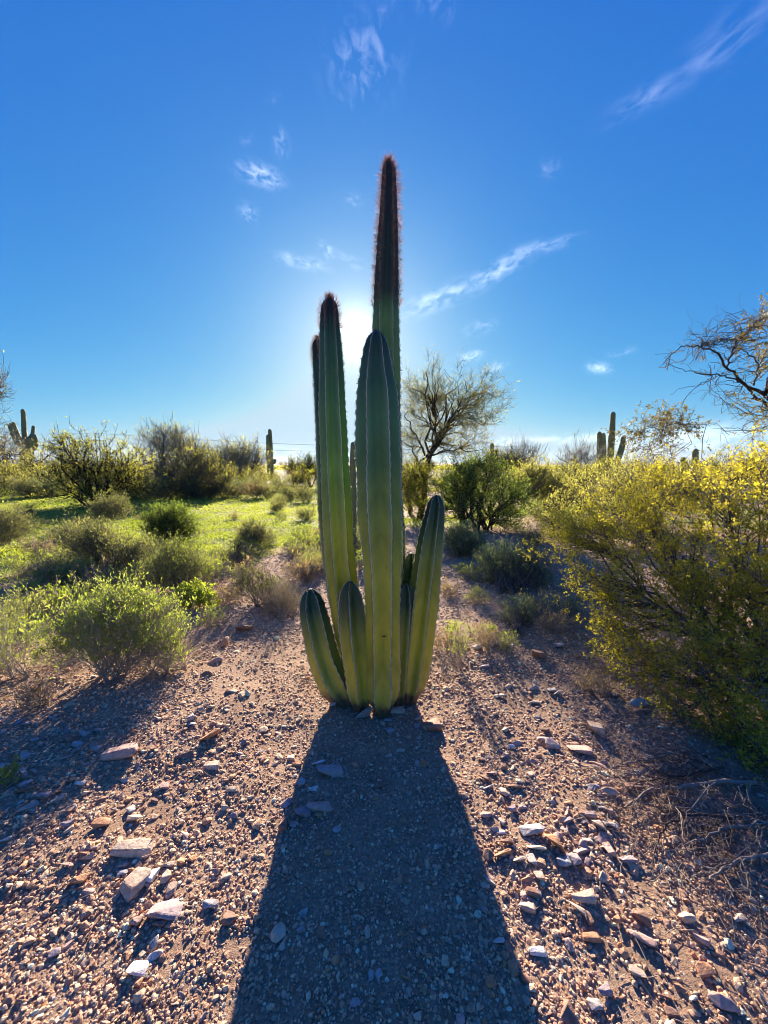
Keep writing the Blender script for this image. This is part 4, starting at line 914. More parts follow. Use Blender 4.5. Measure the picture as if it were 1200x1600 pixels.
# row along the far side of the meadow (px, py base, height scale)
for (px, py, kind, k, s) in [(12, 775, 'creosote', 0, .75), (45, 778, 'bursage', 0, 1.3), (75, 776, 'bursage', 1, 1.3), (205, 779, 'bursage', 0, 1.3), (232, 776, 'bursage', 1, 1.4), (262, 780, 'bursage', 2, 1.2), (292, 779, 'bursage', 1, 1.2),
                             (330, 777, 'bursage', 2, 1.25), (352, 778, 'bursage', 0, 1.2), (372, 776, 'bursage', 1, 1.2), (398, 779, 'bursage', 3, 1.0), (420, 778, 'bursage', 2, 1.0), (455, 780, 'bursage', 0, .9), (478, 785, 'bursage', 2, .9), (392, 768, 'bursage', 2, 1.3), (440, 768, 'bursage', 0, 1.2), (345, 770, 'creosote', 2, .9),
                             (468, 770, 'creosote', 1, .7), (210, 770, 'creosote', 0, 1.0), (15, 765, 'creosote', 1, 1.0), (75, 768, 'creosote', 2, 1.1), (110, 772, 'creosote', 0, .8), (245, 768, 'creosote', 1, 1.0), (400, 762, 'creosote', 2, .8), (485, 762, 'tree', 2, .6), (460, 757, 'tree', 0, .55),
                             (432, 800, 'bursage', 0, .55), (480, 812, 'bursage', 2, .5), (440, 790, 'bursage', 2, .5), (40, 808, 'bursage', 0, .5)]:
    p, t = gp(px, py); put(kind, k, p[0], p[1], s * rg.uniform(.9, 1.1), rg.uniform(0, 6.3))
# beyond the wash
for (px, py, kind, k, s) in [(845, 815, 'bursage', 0, .8), (872, 800, 'creosote', 2, .7), (850, 785, 'bursage', 1, 1.0), (880, 780, 'creosote', 0, .8), (915, 790, 'creosote', 2, .9), (900, 768, 'creosote', 2, .8), (870, 765, 'bursage', 2, 1.2), (835, 768, 'creosote', 0, .8),
                             (940, 775, 'creosote', 1, 1.0), (980, 772, 'creosote', 2, 1.1), (1030, 770, 'creosote', 0, 1.1), (1080, 775, 'creosote', 1, 1.1), (1140, 775, 'creosote', 2, 1.2), (1185, 775, 'tree', 1, .6), (800, 770, 'creosote', 1, .9), (780, 765, 'tree', 1, .7), (740, 768, 'creosote', 0, 1.0), (700, 772, 'creosote', 1, .9), (640, 775, 'creosote', 0, .9), (600, 772, 'creosote', 2, .9),
                             (860, 832, 'bursage', 0, .6), (890, 840, 'creosote', 2, .6), (835, 850, 'bursage', 2, .5), (960, 850, 'creosote', 1, .6), (1030, 860, 'bursage', 0, .8), (575, 800, 'bursage', 1, .8), (595, 822, 'bursage', 0, .6), (572, 860, 'bursage', 1, .7)]:
    p, t = gp(px, py); put(kind, k, p[0], p[1], s * rg.uniform(.9, 1.1), rg.uniform(0, 6.3))
VAR['weed'] = [variant(230 + k, 'weed', .22, .36, M_bark_pale, m_, nleaf=700, lsize=.02, asp=.34, spread=.008, sprig=300, sprig_len=.05, minr=.0012, r0=.002, n1=16, n2=50, n3=110, csig=.3, up=.7) for k, m_ in enumerate((M_leaf_fresh, M_leaf_grey, M_leaf_dry, M_grass))]
WORDS['weed'] = ('wispy_weed', 'weed', ['small wispy fresh green weed at the meadow edge', 'small wispy grey-green weed at the meadow edge', 'small dry tan weed at the meadow edge', 'small yellow-green weed at the meadow edge'])
GRP['weed'] = 'small weeds along the meadow edge'
cnt = 0
while cnt < 95:
    y = rg.uniform(3.0, 10.5); x = -rg.uniform(.05, .98) * y
    e = float(green_mask(x, y)); 
    if x > -.9 and y < 5.2: continue
    if e > .9 and rg.rand() < .8: continue
    if y < 4.8 and (e < .2 or abs(x + 1.9) < .7): continue
    put('weed', rg.choice(4, p=[.3, .25, .25, .2]), x, y, rg.uniform(.6, 1.5), rg.uniform(0, 6.3)); cnt += 1
for (px, py, k, s) in [(735, 905, 0, .9), (760, 1010, 2, .8), (790, 1010, 0, .6), (700, 930, 2, .8), (840, 960, 1, 1.0), (870, 985, 2, .9), (745, 940, 0, .7), (720, 895, 3, .7), (890, 960, 1, 1.0), (690, 1010, 2, .6), (930, 1080, 2, .7), (480, 905, 2, .8), (352, 940, 2, .9), (330, 975, 0, .8), (60, 1100, 2, .8), (500, 880, 1, .8)]:
    p, t = gp(px, py); put('weed', k, p[0], p[1], s, rg.uniform(0, 6.3))
cnt = 0
while cnt < 190:
    y = 20 * (150 / 20) ** rg.rand() * rg.uniform(.95, 1.05); x = rg.uniform(-1.05, 1.05) * y
    if abs(x / y + .075) < .11 and y < 40 and rg.rand() < .5: continue
    kind = rg.choice(['bursage', 'creosote', 'tree'], p=[.36, .58, .06]); k = rg.randint(len(VAR[kind])); s = rg.uniform(.45, .82) * (1.7 if kind == 'bursage' else 1)
    if kind == 'tree': s *= .8 if y > 45 else .55
    put(kind, k, x, y, s, rg.uniform(0, 6.3), rg.uniform(.8, 1.1)); cnt += 1
def far_scrub():
    rg = R(310); n = 9000; y = 90 * (2600 / 90) ** rg.rand(n); x = rg.uniform(-1.2, 1.2, n) * y
    m = 16; H = rg.uniform(.6, 1.7, n); Wd = H * rg.uniform(.8, 1.6, n); z0 = gh(x, y)
    th = np.arange(5) * 2 * pi / 5; vs = []
    C = nrm(rg.randn(n, m, 3)); C[..., 2] = np.abs(C[..., 2]); Pc = np.stack([x, y, z0], 1)[:, None] + C * np.stack([Wd * .5, Wd * .5, H * .85], 1)[:, None]
    c = Pc.reshape(-1, 3); sz = np.repeat(H * .38, m)
    lv, lf = leaves(c, rg.randn(len(c), 3), sz, rg, .9) if False else (None, None)
    d = nrm(rg.randn(len(c), 3)); a = nrm(np.cross(d, rg.randn(len(c), 3))); s_ = sz[:, None]
    v = np.stack([c - d * s_ * .5, c + a * s_ * .4, c + d * s_ * .5, c - a * s_ * .4], 1).reshape(-1, 3)
    add('distant_scrub', new_mesh('distant_scrub', v, [(np.arange(len(v)).reshape(-1, 4), 0, False)], {'var': ('FACE', rg.rand(len(c)))}), [M_leaf_dim], kind='stuff', label='far-off scrub covering the plain up to the horizon', category='scrub')
far_scrub()

# ------------------------------------------------------------------ ground cover
def ground_cover():
    rg = R(320); n = 420000
    y = 3.0 * (26 / 3.0) ** rg.rand(n); x = rg.uniform(-1.15, .75, n) * y
    g = green_mask(x, y) * (.25 + 1.2 * smooth(vn(x * 2.2 + 7, y * 2.2) * .6 + vn(x * 7, y * 7) * .4, .35, .62))
    k = rg.rand(n) < g; x, y = x[k], y[k]; n = len(x)
    hgt = .008 + .045 * vn(x * 1.6 + 9, y * 1.6) ** 2 + .02 * rg.rand(n) * vn(x * 9, y * 9)
    hgt = hgt * (.6 + 2.2 * smooth(vn(x * 3.3, y * 3.3 + 2), .62, .85)); c = np.stack([x, y, gh(x, y) + hgt * rg.rand(n)], 1)
    size = (.014 + .0022 * y) * rg.uniform(.6, 1.3, n)
    d = nrm(rg.randn(n, 3) * .7 + np.array([0, 0, .9])); a = nrm(np.cross(d, rg.randn(n, 3))); s_ = size[:, None]; b = np.cross(d, a)
    v = np.stack([c, c + d * s_ * .5 + a * s_ * .28 + b * s_ * .1, c + d * s_, c + d * s_ * .5 - a * s_ * .28 + b * s_ * .1], 1).reshape(-1, 3)
    var = np.clip(.25 + .6 * vn(x * .7, y * .7 + 5) + rg.randn(n) * .12, 0, 1)
    add('green_annuals', new_mesh('green_annuals', v, [(np.arange(n * 4).reshape(n, 4), 0, False)], {'var': ('FACE', var)}), [M_grass], kind='stuff', label='bright green low winter annuals covering the meadow', category='ground cover')
    # dry straw between the stones
    n = 14000; y = 2.4 * (16 / 2.4) ** rg.rand(n); x = rg.uniform(-1.15, 1.1, n) * y
    k = rg.rand(n) < smooth(vn(x * 1.3 + 60, y * 1.3), .45, .75) + .08; x, y = x[k], y[k]; n = len(x)
    P0 = np.stack([x, y, gh(x, y)], 1); d = nrm(rg.randn(n, 3) * .6 + [0, 0, .8]); L = rg.uniform(.02, .07, n)[:, None]
    P = np.stack([P0, P0 + d * L * .5, P0 + d * L + rg.randn(n, 3) * .01], 1)
    v, q = tubes(P, np.broadcast_to(np.array([[1, .8, .4]]), (n, 3)) * (.0006 + .00022 * y[:, None]), 3)
    add('dry_straw', new_mesh('dry_straw', v, [(q, 0, True)], {'var': ('FACE', rg.rand(len(q)))}), [M_leaf_dry], kind='stuff', label='dry straw-coloured stalks standing between stones', category='dry grass')
ground_cover()

# ------------------------------------------------------------------ gravel: instanced pebbles
def gravel_tree():
    g = bpy.data.node_groups.new('pebbles', 'GeometryNodeTree')
    g.interface.new_socket('Geometry', in_out='INPUT', socket_type='NodeSocketGeometry'); g.interface.new_socket('Geometry', in_out='OUTPUT', socket_type='NodeSocketGeometry')
    N = NT(g); gi = N.n('NodeGroupInput').outputs[0]; join = N.n('GeometryNodeJoinGeometry')
    for k in range(9):
        ico = N.n('GeometryNodeMeshIcoSphere', i={'Radius': 1.0, 'Subdivisions': 2 if k % 3 else 1}).outputs['Mesh']
        pos = N.n('GeometryNodeInputPosition').outputs[0]
        off = N.n('ShaderNodeVectorMath', operation='ADD', i={0: pos, 1: (k * 7.3, k * 3.1, k * 5.7)}).outputs[0]
        nz = N.n('ShaderNodeTexNoise', i={'Vector': off, 'Scale': .9, 'Detail': 2.0}).outputs['Color']
        o2 = N.n('ShaderNodeVectorMath', operation='SUBTRACT', i={0: nz, 1: (.5, .5, .5)}).outputs[0]
        o3 = N.n('ShaderNodeVectorMath', operation='SCALE', i={0: o2, 'Scale': 1.9}).outputs[0]
        sp = N.n('GeometryNodeSetPosition', i={'Geometry': ico, 'Offset': o3}).outputs[0]
        ch = N.n('GeometryNodeConvexHull', i={0: sp}).outputs[0]
        sm = N.n('GeometryNodeSetMaterial', i={'Geometry': ch, 'Material': M_gravel}).outputs[0]
        gg = N.n('GeometryNodeGeometryToInstance', i={0: sm}).outputs[0]
        g.links.new(gg, join.inputs[0])
    def named(nm, dt, o=0):
        nd = N.n('GeometryNodeInputNamedAttribute', data_type=dt); nd.inputs[0].default_value = nm; return nd.outputs[0]
    rot = N.n('FunctionNodeEulerToRotation', i={0: named('rot', 'FLOAT_VECTOR')}).outputs[0]
    inst = N.n('GeometryNodeInstanceOnPoints', i={'Points': gi, 'Instance': join.outputs[0], 'Pick Instance': True, 'Instance Index': named('vid', 'INT'), 'Rotation': rot, 'Scale': named('scl', 'FLOAT_VECTOR')}).outputs[0]
    go = N.n('NodeGroupOutput'); g.links.new(inst, go.inputs[0]); return g
GT = gravel_tree()
def gravel(name, x, y, size, rg, label, flat=.6, sink=.25):
    n = len(x); me = bpy.data.meshes.new(name); me.vertices.add(n)
    z = gh(x, y) + size * flat * (.55 - sink)
    me.vertices.foreach_set('co', np.stack([x, y, z], 1).astype(np.float32).ravel())
    a = me.attributes.new('rot', 'FLOAT_VECTOR', 'POINT'); a.data.foreach_set('vector', np.stack([rg.randn(n) * .25, rg.randn(n) * .25, rg.uniform(0, 6.28, n)], 1).astype(np.float32).ravel())
    s = size[:, None] * np.stack([rg.uniform(.7, 1.35, n), rg.uniform(.6, 1.1, n), flat * rg.uniform(.6, 1.3, n)], 1)
    a = me.attributes.new('scl', 'FLOAT_VECTOR', 'POINT'); a.data.foreach_set('vector', s.astype(np.float32).ravel())
    a = me.attributes.new('vid', 'INT', 'POINT'); a.data.foreach_set('value', rg.randint(0, 9, n).astype(np.int32))
    o = add(name, me, kind='stuff', label=label, category='gravel'); md = o.modifiers.new('pebbles', 'NODES'); md.node_group = GT; return o
def scatter(n, y0, y1, p, rg, xm=1.12, pad=.35):
    u = rg.rand(n)      # density falls with distance to the power p
    e = 2 - p
    y = (y0 ** e + u * (y1 ** e - y0 ** e)) ** (1 / e) if abs(e) > 1e-6 else y0 * (y1 / y0) ** u
    x = rg.uniform(-1, 1, n) * (y * xm + pad); return x, y
rg = R(400)
x, y = scatter(175000, .55, 6.5, 1.4, rg); keep = (rg.rand(len(x)) > green_mask(x, y) * .8) & (rg.rand(len(x)) < .35 + 1.1 * smooth(vn(x * 2.1 + 3, y * 2.1) * .6 + vn(x * 6, y * 6 + 8) * .4, .3, .6))
x, y = x[keep], y[keep]
path_ = np.exp(-((x + .05 - (y - 2) * .05) / .45) ** 2) * (y < 2.3)
size = np.exp(rg.randn(len(x)) * .38) * .0038 * (1 + .12 * y) * (1 - .25 * path_)
gravel('gravel', x, y, size, rg, 'fine pinkish gravel covering the ground')
x, y = scatter(15000, .6, 9, 1.1, rg)
dens = .25 + 1.1 * smooth(vn(x * 1.5 + 31, y * 1.5), .4, .8); path_ = np.exp(-((x + .05) / .5) ** 2) * (y < 2.3)
keep = (rg.rand(len(x)) < dens * (1 - .8 * path_)) & (rg.rand(len(x)) > green_mask(x, y) * .85); x, y = x[keep], y[keep]
size = np.exp(rg.randn(len(x)) * .4) * .0088
gravel('small_stones', x, y, np.clip(size, .005, .022), rg, 'loose coarse stones mixed into the gravel', flat=.55)

# ------------------------------------------------------------------ stones one can tell apart
def stone_mesh(seed, npts=16, fl=1.0):
    rg = R(seed); p = nrm(rg.randn(npts, 3)); bx = rg.uniform(.35, .8)
    p = np.sign(p) * np.abs(p) ** bx * rg.uniform(.82, 1.06, (npts, 1))
    p = p[np.dot(p, nrm(rg.randn(3))) < rg.uniform(.55, .9)]; p = p[np.dot(p, nrm(rg.randn(3))) < rg.uniform(.6, 1.0)]
    bm = bmesh.new()
    for q in p: bm.verts.new(q)
    r = bmesh.ops.convex_hull(bm, input=bm.verts)
    bmesh.ops.delete(bm, geom=[v for v in bm.verts if not v.link_faces], context='VERTS')
    bmesh.ops.bevel(bm, geom=bm.edges[:], offset=.055, segments=1, affect='EDGES', profile=.6) 
    me = bpy.data.meshes.new('stone'); bm.to_mesh(me); bm.free()
    co = np.empty(len(me.vertices) * 3, np.float32); me.vertices.foreach_get('co', co); co = co.reshape(-1, 3)
    mn, mx = co.min(0), co.max(0); co = (co - (mn + mx) / 2) / ((mx - mn) / 2); me.vertices.foreach_set('co', co.ravel()); me.update(); return me
SH = [stone_mesh(500 + k, 20 + 3 * (k % 5)) for k in range(14)]
_mc = {}
def smesh(k, m):
    if (k, m) not in _mc: me = SH[k].copy(); me.materials.append(ROCKMAT[m] if m in ROCKMAT else M_stone); _mc[(k, m)] = me
    return _mc[(k, m)]
def stone(px, py, w, h, m, label, rz=None, k=None, flat=None, group=None, tilt=0, name='stone'):
    """px, py: centre of the stone in the photograph, w, h its size in pixels"""
    rg = R(int(px * 7 + py * 13)); p, t = gp(px, py + h * .25)
    rx = w / 2 / F * t; fz = flat or rg.uniform(.42, .68); vis = sin(atan2(CAMZ, p[1]))
    ry = max(rx * .45, (h / 2 / F * t - rx * fz * .6) / max(.25, vis) * .95); ry = min(ry, rx * 1.6)
    rz_ = min(rx, ry) * fz * 1.25
    o = add(name, smesh(rg.randint(14) if k is None else k, m), loc=(p[0], p[1], p[2] + rz_ * .72), rot=(rg.randn() * .1 + tilt, rg.randn() * .1, rz if rz is not None else rg.uniform(-.3, .3)), label=label, category='stone', group=group)
    o.scale = (rx, ry, rz_); return o
H_ = [
 (208, 1322, 60, 32, 'tan', 'largest flat tan stone of the cluster left of the cactus shadow', .1), (212, 1372, 32, 46, 'tan', 'long tan stone tilted against the largest flat tan stone', -.4), (238, 1360, 15, 38, 'white', 'narrow white stone standing beside the tilted tan one', -.2),
 (258, 1412, 56, 46, 'mauve', 'lumpy mauve-grey rock with a pitted face, casting a long dark shadow', .2), (218, 1508, 40, 30, 'white', 'biggest white stone, in the shadow of the lumpy mauve rock', .1), (242, 1492, 24, 16, 'white', 'flat white stone touching the biggest white stone', .4),
 (240, 1468, 16, 24, 'bluegrey', 'pale bluish stone between the lumpy mauve rock and the white ones', 0), (217, 1532, 11, 14, 'orange', 'tiny orange pebble directly below the biggest white stone', 0), (248, 1440, 24, 16, 'brown', 'small brown stone leaning on the foot of the lumpy mauve rock', 0), (212, 1436, 20, 22, 'pink', 'pink stone just beside the lumpy mauve rock', 0),
 (123, 1370, 28, 24, 'orange', 'square orange stone standing apart from the tan cluster', 0), (140, 1391, 20, 15, 'pink', 'small pink stone just below the square orange one', 0), (102, 1353, 24, 12, 'pink', 'flat pink stone just above the square orange one', 0), (130, 1337, 24, 14, 'brown', 'dark brown flat stone under a thinner one, above the square orange stone', 0),
 (142, 1326, 22, 8, 'mauve', 'thin mauve flake lying on top of the dark brown flat stone', 0), (262, 1349, 23, 14, 'tan', 'small tan block close to the narrow white stone', 0), (260, 1368, 14, 20, 'tan', 'upright beige pebble below the small tan block', 0), (192, 1362, 18, 12, 'grey', 'grey pebble at the back of the tilted tan stone', 0), (191, 1350, 18, 10, 'pink', 'pink pebble under the edge of the largest flat tan stone', 0),
 (329, 1411, 26, 20, 'grey', 'pale grey rounded stone with a clear oval shadow', 0), (358, 1432, 22, 22, 'brown', 'brown stone at the very edge of the cactus shadow', 0), (160, 1286, 28, 11, 'orange', 'thin orange slab lying flat above the tan cluster', 0), (210, 1279, 24, 9, 'tan', 'thin tan slab beside the thin orange one', 0), (107, 1285, 20, 16, 'mauve', 'round mauve stone near the shade of the leafy shrub', 0), (77, 1302, 12, 10, 'orange', 'small orange pebble near the shaded stones', 0),
 (188, 1174, 52, 26, 'pink', 'long pinkish rock at the shade edge of the leafy shrub', .15), (328, 1147, 30, 22, 'orange', 'warm orange wedge-shaped stone on open gravel', .5), (331, 1194, 26, 18, 'tan', 'blocky tan stone with a dark shadow below the orange wedge', 0), (290, 1176, 30, 16, 'brown', 'low brown stone between the long pinkish rock and the tan block', 0), (362, 1232, 16, 12, 'tan', 'tiny tan stone halfway to the cactus shadow', 0),
 (350, 1004, 15, 17, 'orange', 'bright orange upright stone below the twiggy shrub', 0), (337, 1032, 24, 8, 'pink', 'thin pink slab below the bright orange upright stone', 0), (322, 1052, 20, 11, 'brown', 'brown stone near the thin pink slab', 0), (362, 1078, 20, 10, 'tan', 'small tan stone beside the pinkish slope, above the orange wedge', 0), (380, 982, 30, 8, 'brown', 'reddish-brown flat stone in the shade of the twiggy shrub', 0), (300, 1131, 14, 9, 'grey', 'grey chip close to the orange wedge', 0),
 (40, 928, 18, 14, 'orange', 'orange stone among weeds near the picture edge', 0), (50, 913, 18, 9, 'brown', 'brown stone above the orange one among the weeds', 0),
 (112, 1262, 10, 18, 'brown', 'short rusty upright stub of stone near the shaded gravel', 0), (45, 1256, 28, 18, 'bluegrey', 'bluish slab in the shade of the leafy shrub', .5), (88, 1248, 28, 18, 'bluegrey', 'second bluish slab next to the rusty stub', .4), (40, 1232, 28, 20, 'brown', 'reddish round rock in shade near the fresh green clump', 0), (8, 1310, 20, 14, 'white', 'whitish stone cut by the picture edge below the shade', 0), (70, 1240, 24, 16, 'mauve', 'mauve rock in shade between the two bluish slabs', 0), (128, 1222, 18, 12, 'white', 'pale stone in the shade just above the rusty stub', 0), (152, 1168, 18, 14, 'grey', 'pale grey stone touching the long pinkish rock', 0), (32, 1212, 20, 20, 'grey', 'big dim grey stone in the shade beside the fresh green clump', 0),
 (515, 1205, 42, 20, 'grey', 'large pale flat stone at the upper part of the cactus shadow', .2), (498, 1190, 20, 14, 'white', 'bluish-white stone just above the large pale flat one', 0), (464, 1193, 16, 10, 'orange', 'small orange stone inside the shadow edge', 0), (455, 1182, 12, 12, 'tan', 'tan pebble on the shadow edge above the small orange stone', 0), (499, 1257, 42, 20, 'pink', 'long pink-tan stone lying across the cactus shadow', -.1), (472, 1268, 24, 20, 'mauve', 'dim grey flake leaning on the long pink-tan stone', .5), (491, 1231, 16, 12, 'white', 'bright chip above the long pink-tan stone', 0), (448, 1252, 15, 18, 'mauve', 'rounded mauve stone near the shadow edge', 0), (443, 1284, 14, 24, 'brown', 'upright brown stone below the rounded mauve one', 0), (457, 1286, 12, 12, 'pink', 'pinkish stone next to the upright brown one', 0), (498, 1272, 12, 10, 'orange', 'tiny orange pebble under the long pink-tan stone', 0), (527, 1295, 14, 12, 'grey', 'grey pebble right below the long pink-tan stone', 0), (472, 1222, 12, 12, 'bluegrey', 'bluish pebble above the rounded mauve stone', 0),
 (592, 1226, 13, 11, 'brown', 'lone red-brown pebble in the middle of the cactus shadow', 0), (662, 1189, 10, 15, 'orange', 'oblong orange-brown pebble near the far corner of the shadow', 0), (652, 1191, 9, 10, 'pink', 'pink pebble paired with the oblong orange-brown one', 0), (607, 1178, 12, 8, 'tan', 'small tan chip in the shadow below the cactus base', 0), (626, 1172, 14, 7, 'tan', 'tan sliver next to the small tan chip', 0), (514, 1330, 15, 12, 'orange', 'rusty orange stone alone in the middle shadow', 0), (436, 1455, 22, 28, 'tan', 'pale wedge-shaped stone standing in the lower shadow', -.4), (441, 1470, 11, 22, 'tan', 'narrow tan splinter leaning on the pale wedge', 0), (475, 1420, 14, 18, 'bluegrey', 'slim bluish chip above the pale wedge', -.5), (470, 1450, 13, 12, 'bluegrey', 'blue-grey chip beside the pale wedge', 0),
 (555, 1565, 18, 16, 'grey', 'grey angular stone in the lowest part of the shadow', 0), (765, 1531, 14, 20, 'orange', 'upright orange stone in the shadow near its edge', 0), (778, 1467, 20, 13, 'white', 'whitish flat chip on the shadow edge', 0), (634, 1530, 18, 10, 'orange', 'flat reddish chip in the lower shadow', 0), (580, 1522, 9, 16, 'grey', 'upright grey chip in the lower shadow', 0), (592, 1520, 12, 14, 'bluegrey', 'bluish chip next to the upright grey one', 0), (720, 1592, 14, 18, 'pink', 'pinkish stone at the bottom edge inside the shadow', 0), (653, 1585, 16, 16, 'tan', 'tan stone at the bottom edge in mid shadow', 0), (686, 1320, 12, 7, 'pink', 'thin pink chip in the reddish part of the shadow', 0), (548, 1452, 10, 8, 'brown', 'small brown chip in the gravel of mid shadow', 0), (628, 1458, 11, 9, 'orange', 'small round orange pebble in mid shadow', 0), (670, 1492, 11, 9, 'orange', 'small round reddish pebble below the other in mid shadow', 0),
 (569, 1114, 28, 24, 'bluegrey', 'blue-grey slab leaning against the foot of the cactus', .3), (620, 1109, 26, 13, 'tan', 'pale stone wedged at the cactus base', 0), (676, 1130, 28, 24, 'brown', 'striped brown round stone near the cactus base', 0), (652, 1122, 14, 12, 'bluegrey', 'bluish chip between the cactus base and the striped stone', 0), (610, 1140, 14, 11, 'grey', 'dim grey stone just in front of the cactus base', 0), (521, 1096, 12, 14, 'grey', 'grey chip beside the shortest cactus stem', 0), (605, 1124, 12, 7, 'grey', 'flat grey chip under the pale wedged stone', 0), (651, 1133, 10, 10, 'mauve', 'mauve chip below the bluish chip near the cactus', 0),
 (832, 1295, 42, 29, 'grey', 'largest light grey flat stone of the cluster right of the shadow', -.1), (868, 1319, 26, 38, 'orange', 'tall orange-tan block next to the largest light grey stone', 0), (785, 1331, 30, 22, 'orange', 'orange-pink stone on the shadow side of the cluster', 0), (763, 1334, 17, 20, 'brown', 'round brown stone touching the orange-pink one', 0), (791, 1318, 28, 13, 'brown', 'brown oblong stone lying above the orange-pink one', .1), (882, 1346, 23, 20, 'bluegrey', 'bluish-white rounded stone at the dark hollow of the cluster', 0), (899, 1343, 18, 22, 'mauve', 'mauve stone touching the bluish-white rounded one', 0), (838, 1322, 30, 18, 'tan', 'tan stone between the light grey slab and the dark hollow', -.5), (811, 1341, 20, 18, 'tan', 'pale oval stone beside the orange-pink one', -.4), (830, 1341, 14, 17, 'grey', 'grey oval pebble next to the pale oval stone', 0), (907, 1327, 24, 17, 'pink', 'deep pink wedge in the sunny heap', .3), (951, 1325, 13, 22, 'pink', 'upright pale pink pebble at the end of the sunny heap', 0), (771, 1292, 20, 14, 'tan', 'flat tan stone above the oblong brown one', -.5), (783, 1299, 13, 9, 'white', 'small whitish pebble next to the flat tan stone', 0), (800, 1262, 18, 15, 'mauve', 'mauve triangular stone above the cluster', 0), (760, 1272, 20, 10, 'pink', 'pinkish flat stone close to the shadow edge', 0), (803, 1227, 28, 14, 'brown', 'dark brown slab at the top of the cluster', -.4), (756, 1217, 24, 12, 'brown', 'rust-brown slab beside the dark brown one', -.3), (768, 1209, 18, 10, 'mauve', 'mauve chip above the rust-brown slab', 0), (787, 1235, 12, 16, 'tan', 'thin beige flake between the two brown slabs', .5), (763, 1229, 18, 9, 'grey', 'grey pebble under the rust-brown slab', 0),
 (938, 1292, 18, 24, 'tan', 'tan peaked stone at the rear of the sunny heap', 0), (938, 1310, 24, 14, 'pink', 'smooth pink stone below the tan peaked one', 0), (953, 1285, 24, 15, 'grey', 'grey tilted stone beside the tan peaked one', -.6), (922, 1271, 18, 14, 'mauve', 'mauve angular stone at the rear of the sunny heap', 0), (887, 1253, 16, 8, 'orange', 'orange chip at the start of the sunny heap', 0), (926, 1229, 24, 12, 'grey', 'smooth grey stone above the sunny heap', -.3), (952, 1238, 28, 8, 'tan', 'long thin tan slab trailing from the smooth grey stone', -.3), (823, 1371, 20, 14, 'orange', 'orange pebble below the pale oval stone', 0), (842, 1368, 16, 16, 'tan', 'beige pebble next to the orange pebble', 0), (833, 1392, 24, 20, 'brown', 'dark brown stone below the orange pebble', 0), (824, 1412, 26, 22, 'pink', 'blunt pink stone below the dark brown one', -.5), (940, 1367, 14, 18, 'tan', 'upright beige stone by the dark hollow', 0), (982, 1340, 28, 20, 'mauve', 'dim mauve stone outside the sunny heap', 0),
 (914, 1397, 46, 26, 'tan', 'large bright tan block below the dark hollow', -.1), (902, 1421, 34, 22, 'tan', 'long tan stone lying under the large bright block', -.6), (920, 1430, 10, 22, 'orange', 'thin orange splinter beside the long tan stone', 0), (924, 1463, 28, 16, 'orange', 'smooth orange stone below the large bright block', 0), (840, 1485, 27, 16, 'white', 'round cream stone flat on the lower gravel', 0), (889, 1474, 12, 18, 'pink', 'pink pointed pebble near the smooth orange stone', 0), (963, 1434, 16, 16, 'orange', 'reddish pebble between the bright tan and brown blocks', 0),
 (1001, 1426, 26, 30, 'brown', 'two-toned brown block casting a long shadow', -.4), (999, 1459, 42, 22, 'pink', 'long pinkish stone below the two-toned brown block', -.6), (1070, 1430, 20, 22, 'tan', 'rounded beige stone with a shadow behind it', 0), (1098, 1467, 26, 18, 'pink', 'pink slanting stone among pebbles', -.6), (1101, 1513, 26, 22, 'orange', 'orange dome-shaped stone with a dark shadow', 0), (996, 1517, 24, 14, 'tan', 'tan half-buried stone on the bare lower ground', -.4), (945, 1543, 26, 24, 'mauve', 'purplish-pink boulder near the bottom edge', 0), (884, 1572, 24, 34, 'brown', 'brown-orange stone at the bottom edge beside the shadow', 0), (1130, 1566, 40, 20, 'pink', 'long pink slab near the bottom corner', -.5), (1042, 1560, 18, 17, 'brown', 'round brown pebble near the bottom corner', 0), (1048, 1580, 22, 18, 'brown', 'dull brown stone below the round brown pebble', 0), (1083, 1558, 12, 18, 'bluegrey', 'small pale green-grey flake near the bottom corner', -.5), (930, 1568, 26, 22, 'grey', 'grey flat stone touching the purplish-pink boulder', 0), (1046, 1598, 18, 20, 'tan', 'bright tan stone cut by the bottom edge', 0), (1152, 1432, 22, 16, 'tan', 'flat beige stone among dead twigs', 0), (1050, 1402, 14, 12, 'pink', 'pale pink chip above the rounded beige stone', 0), (1072, 1404, 14, 14, 'brown', 'dark red stone beside the pale pink chip', 0), (802, 1510, 14, 24, 'orange', 'reddish stone right at the lower shadow edge', 0), (820, 1524, 16, 20, 'brown', 'brown stone just outside the lower shadow edge', 0),
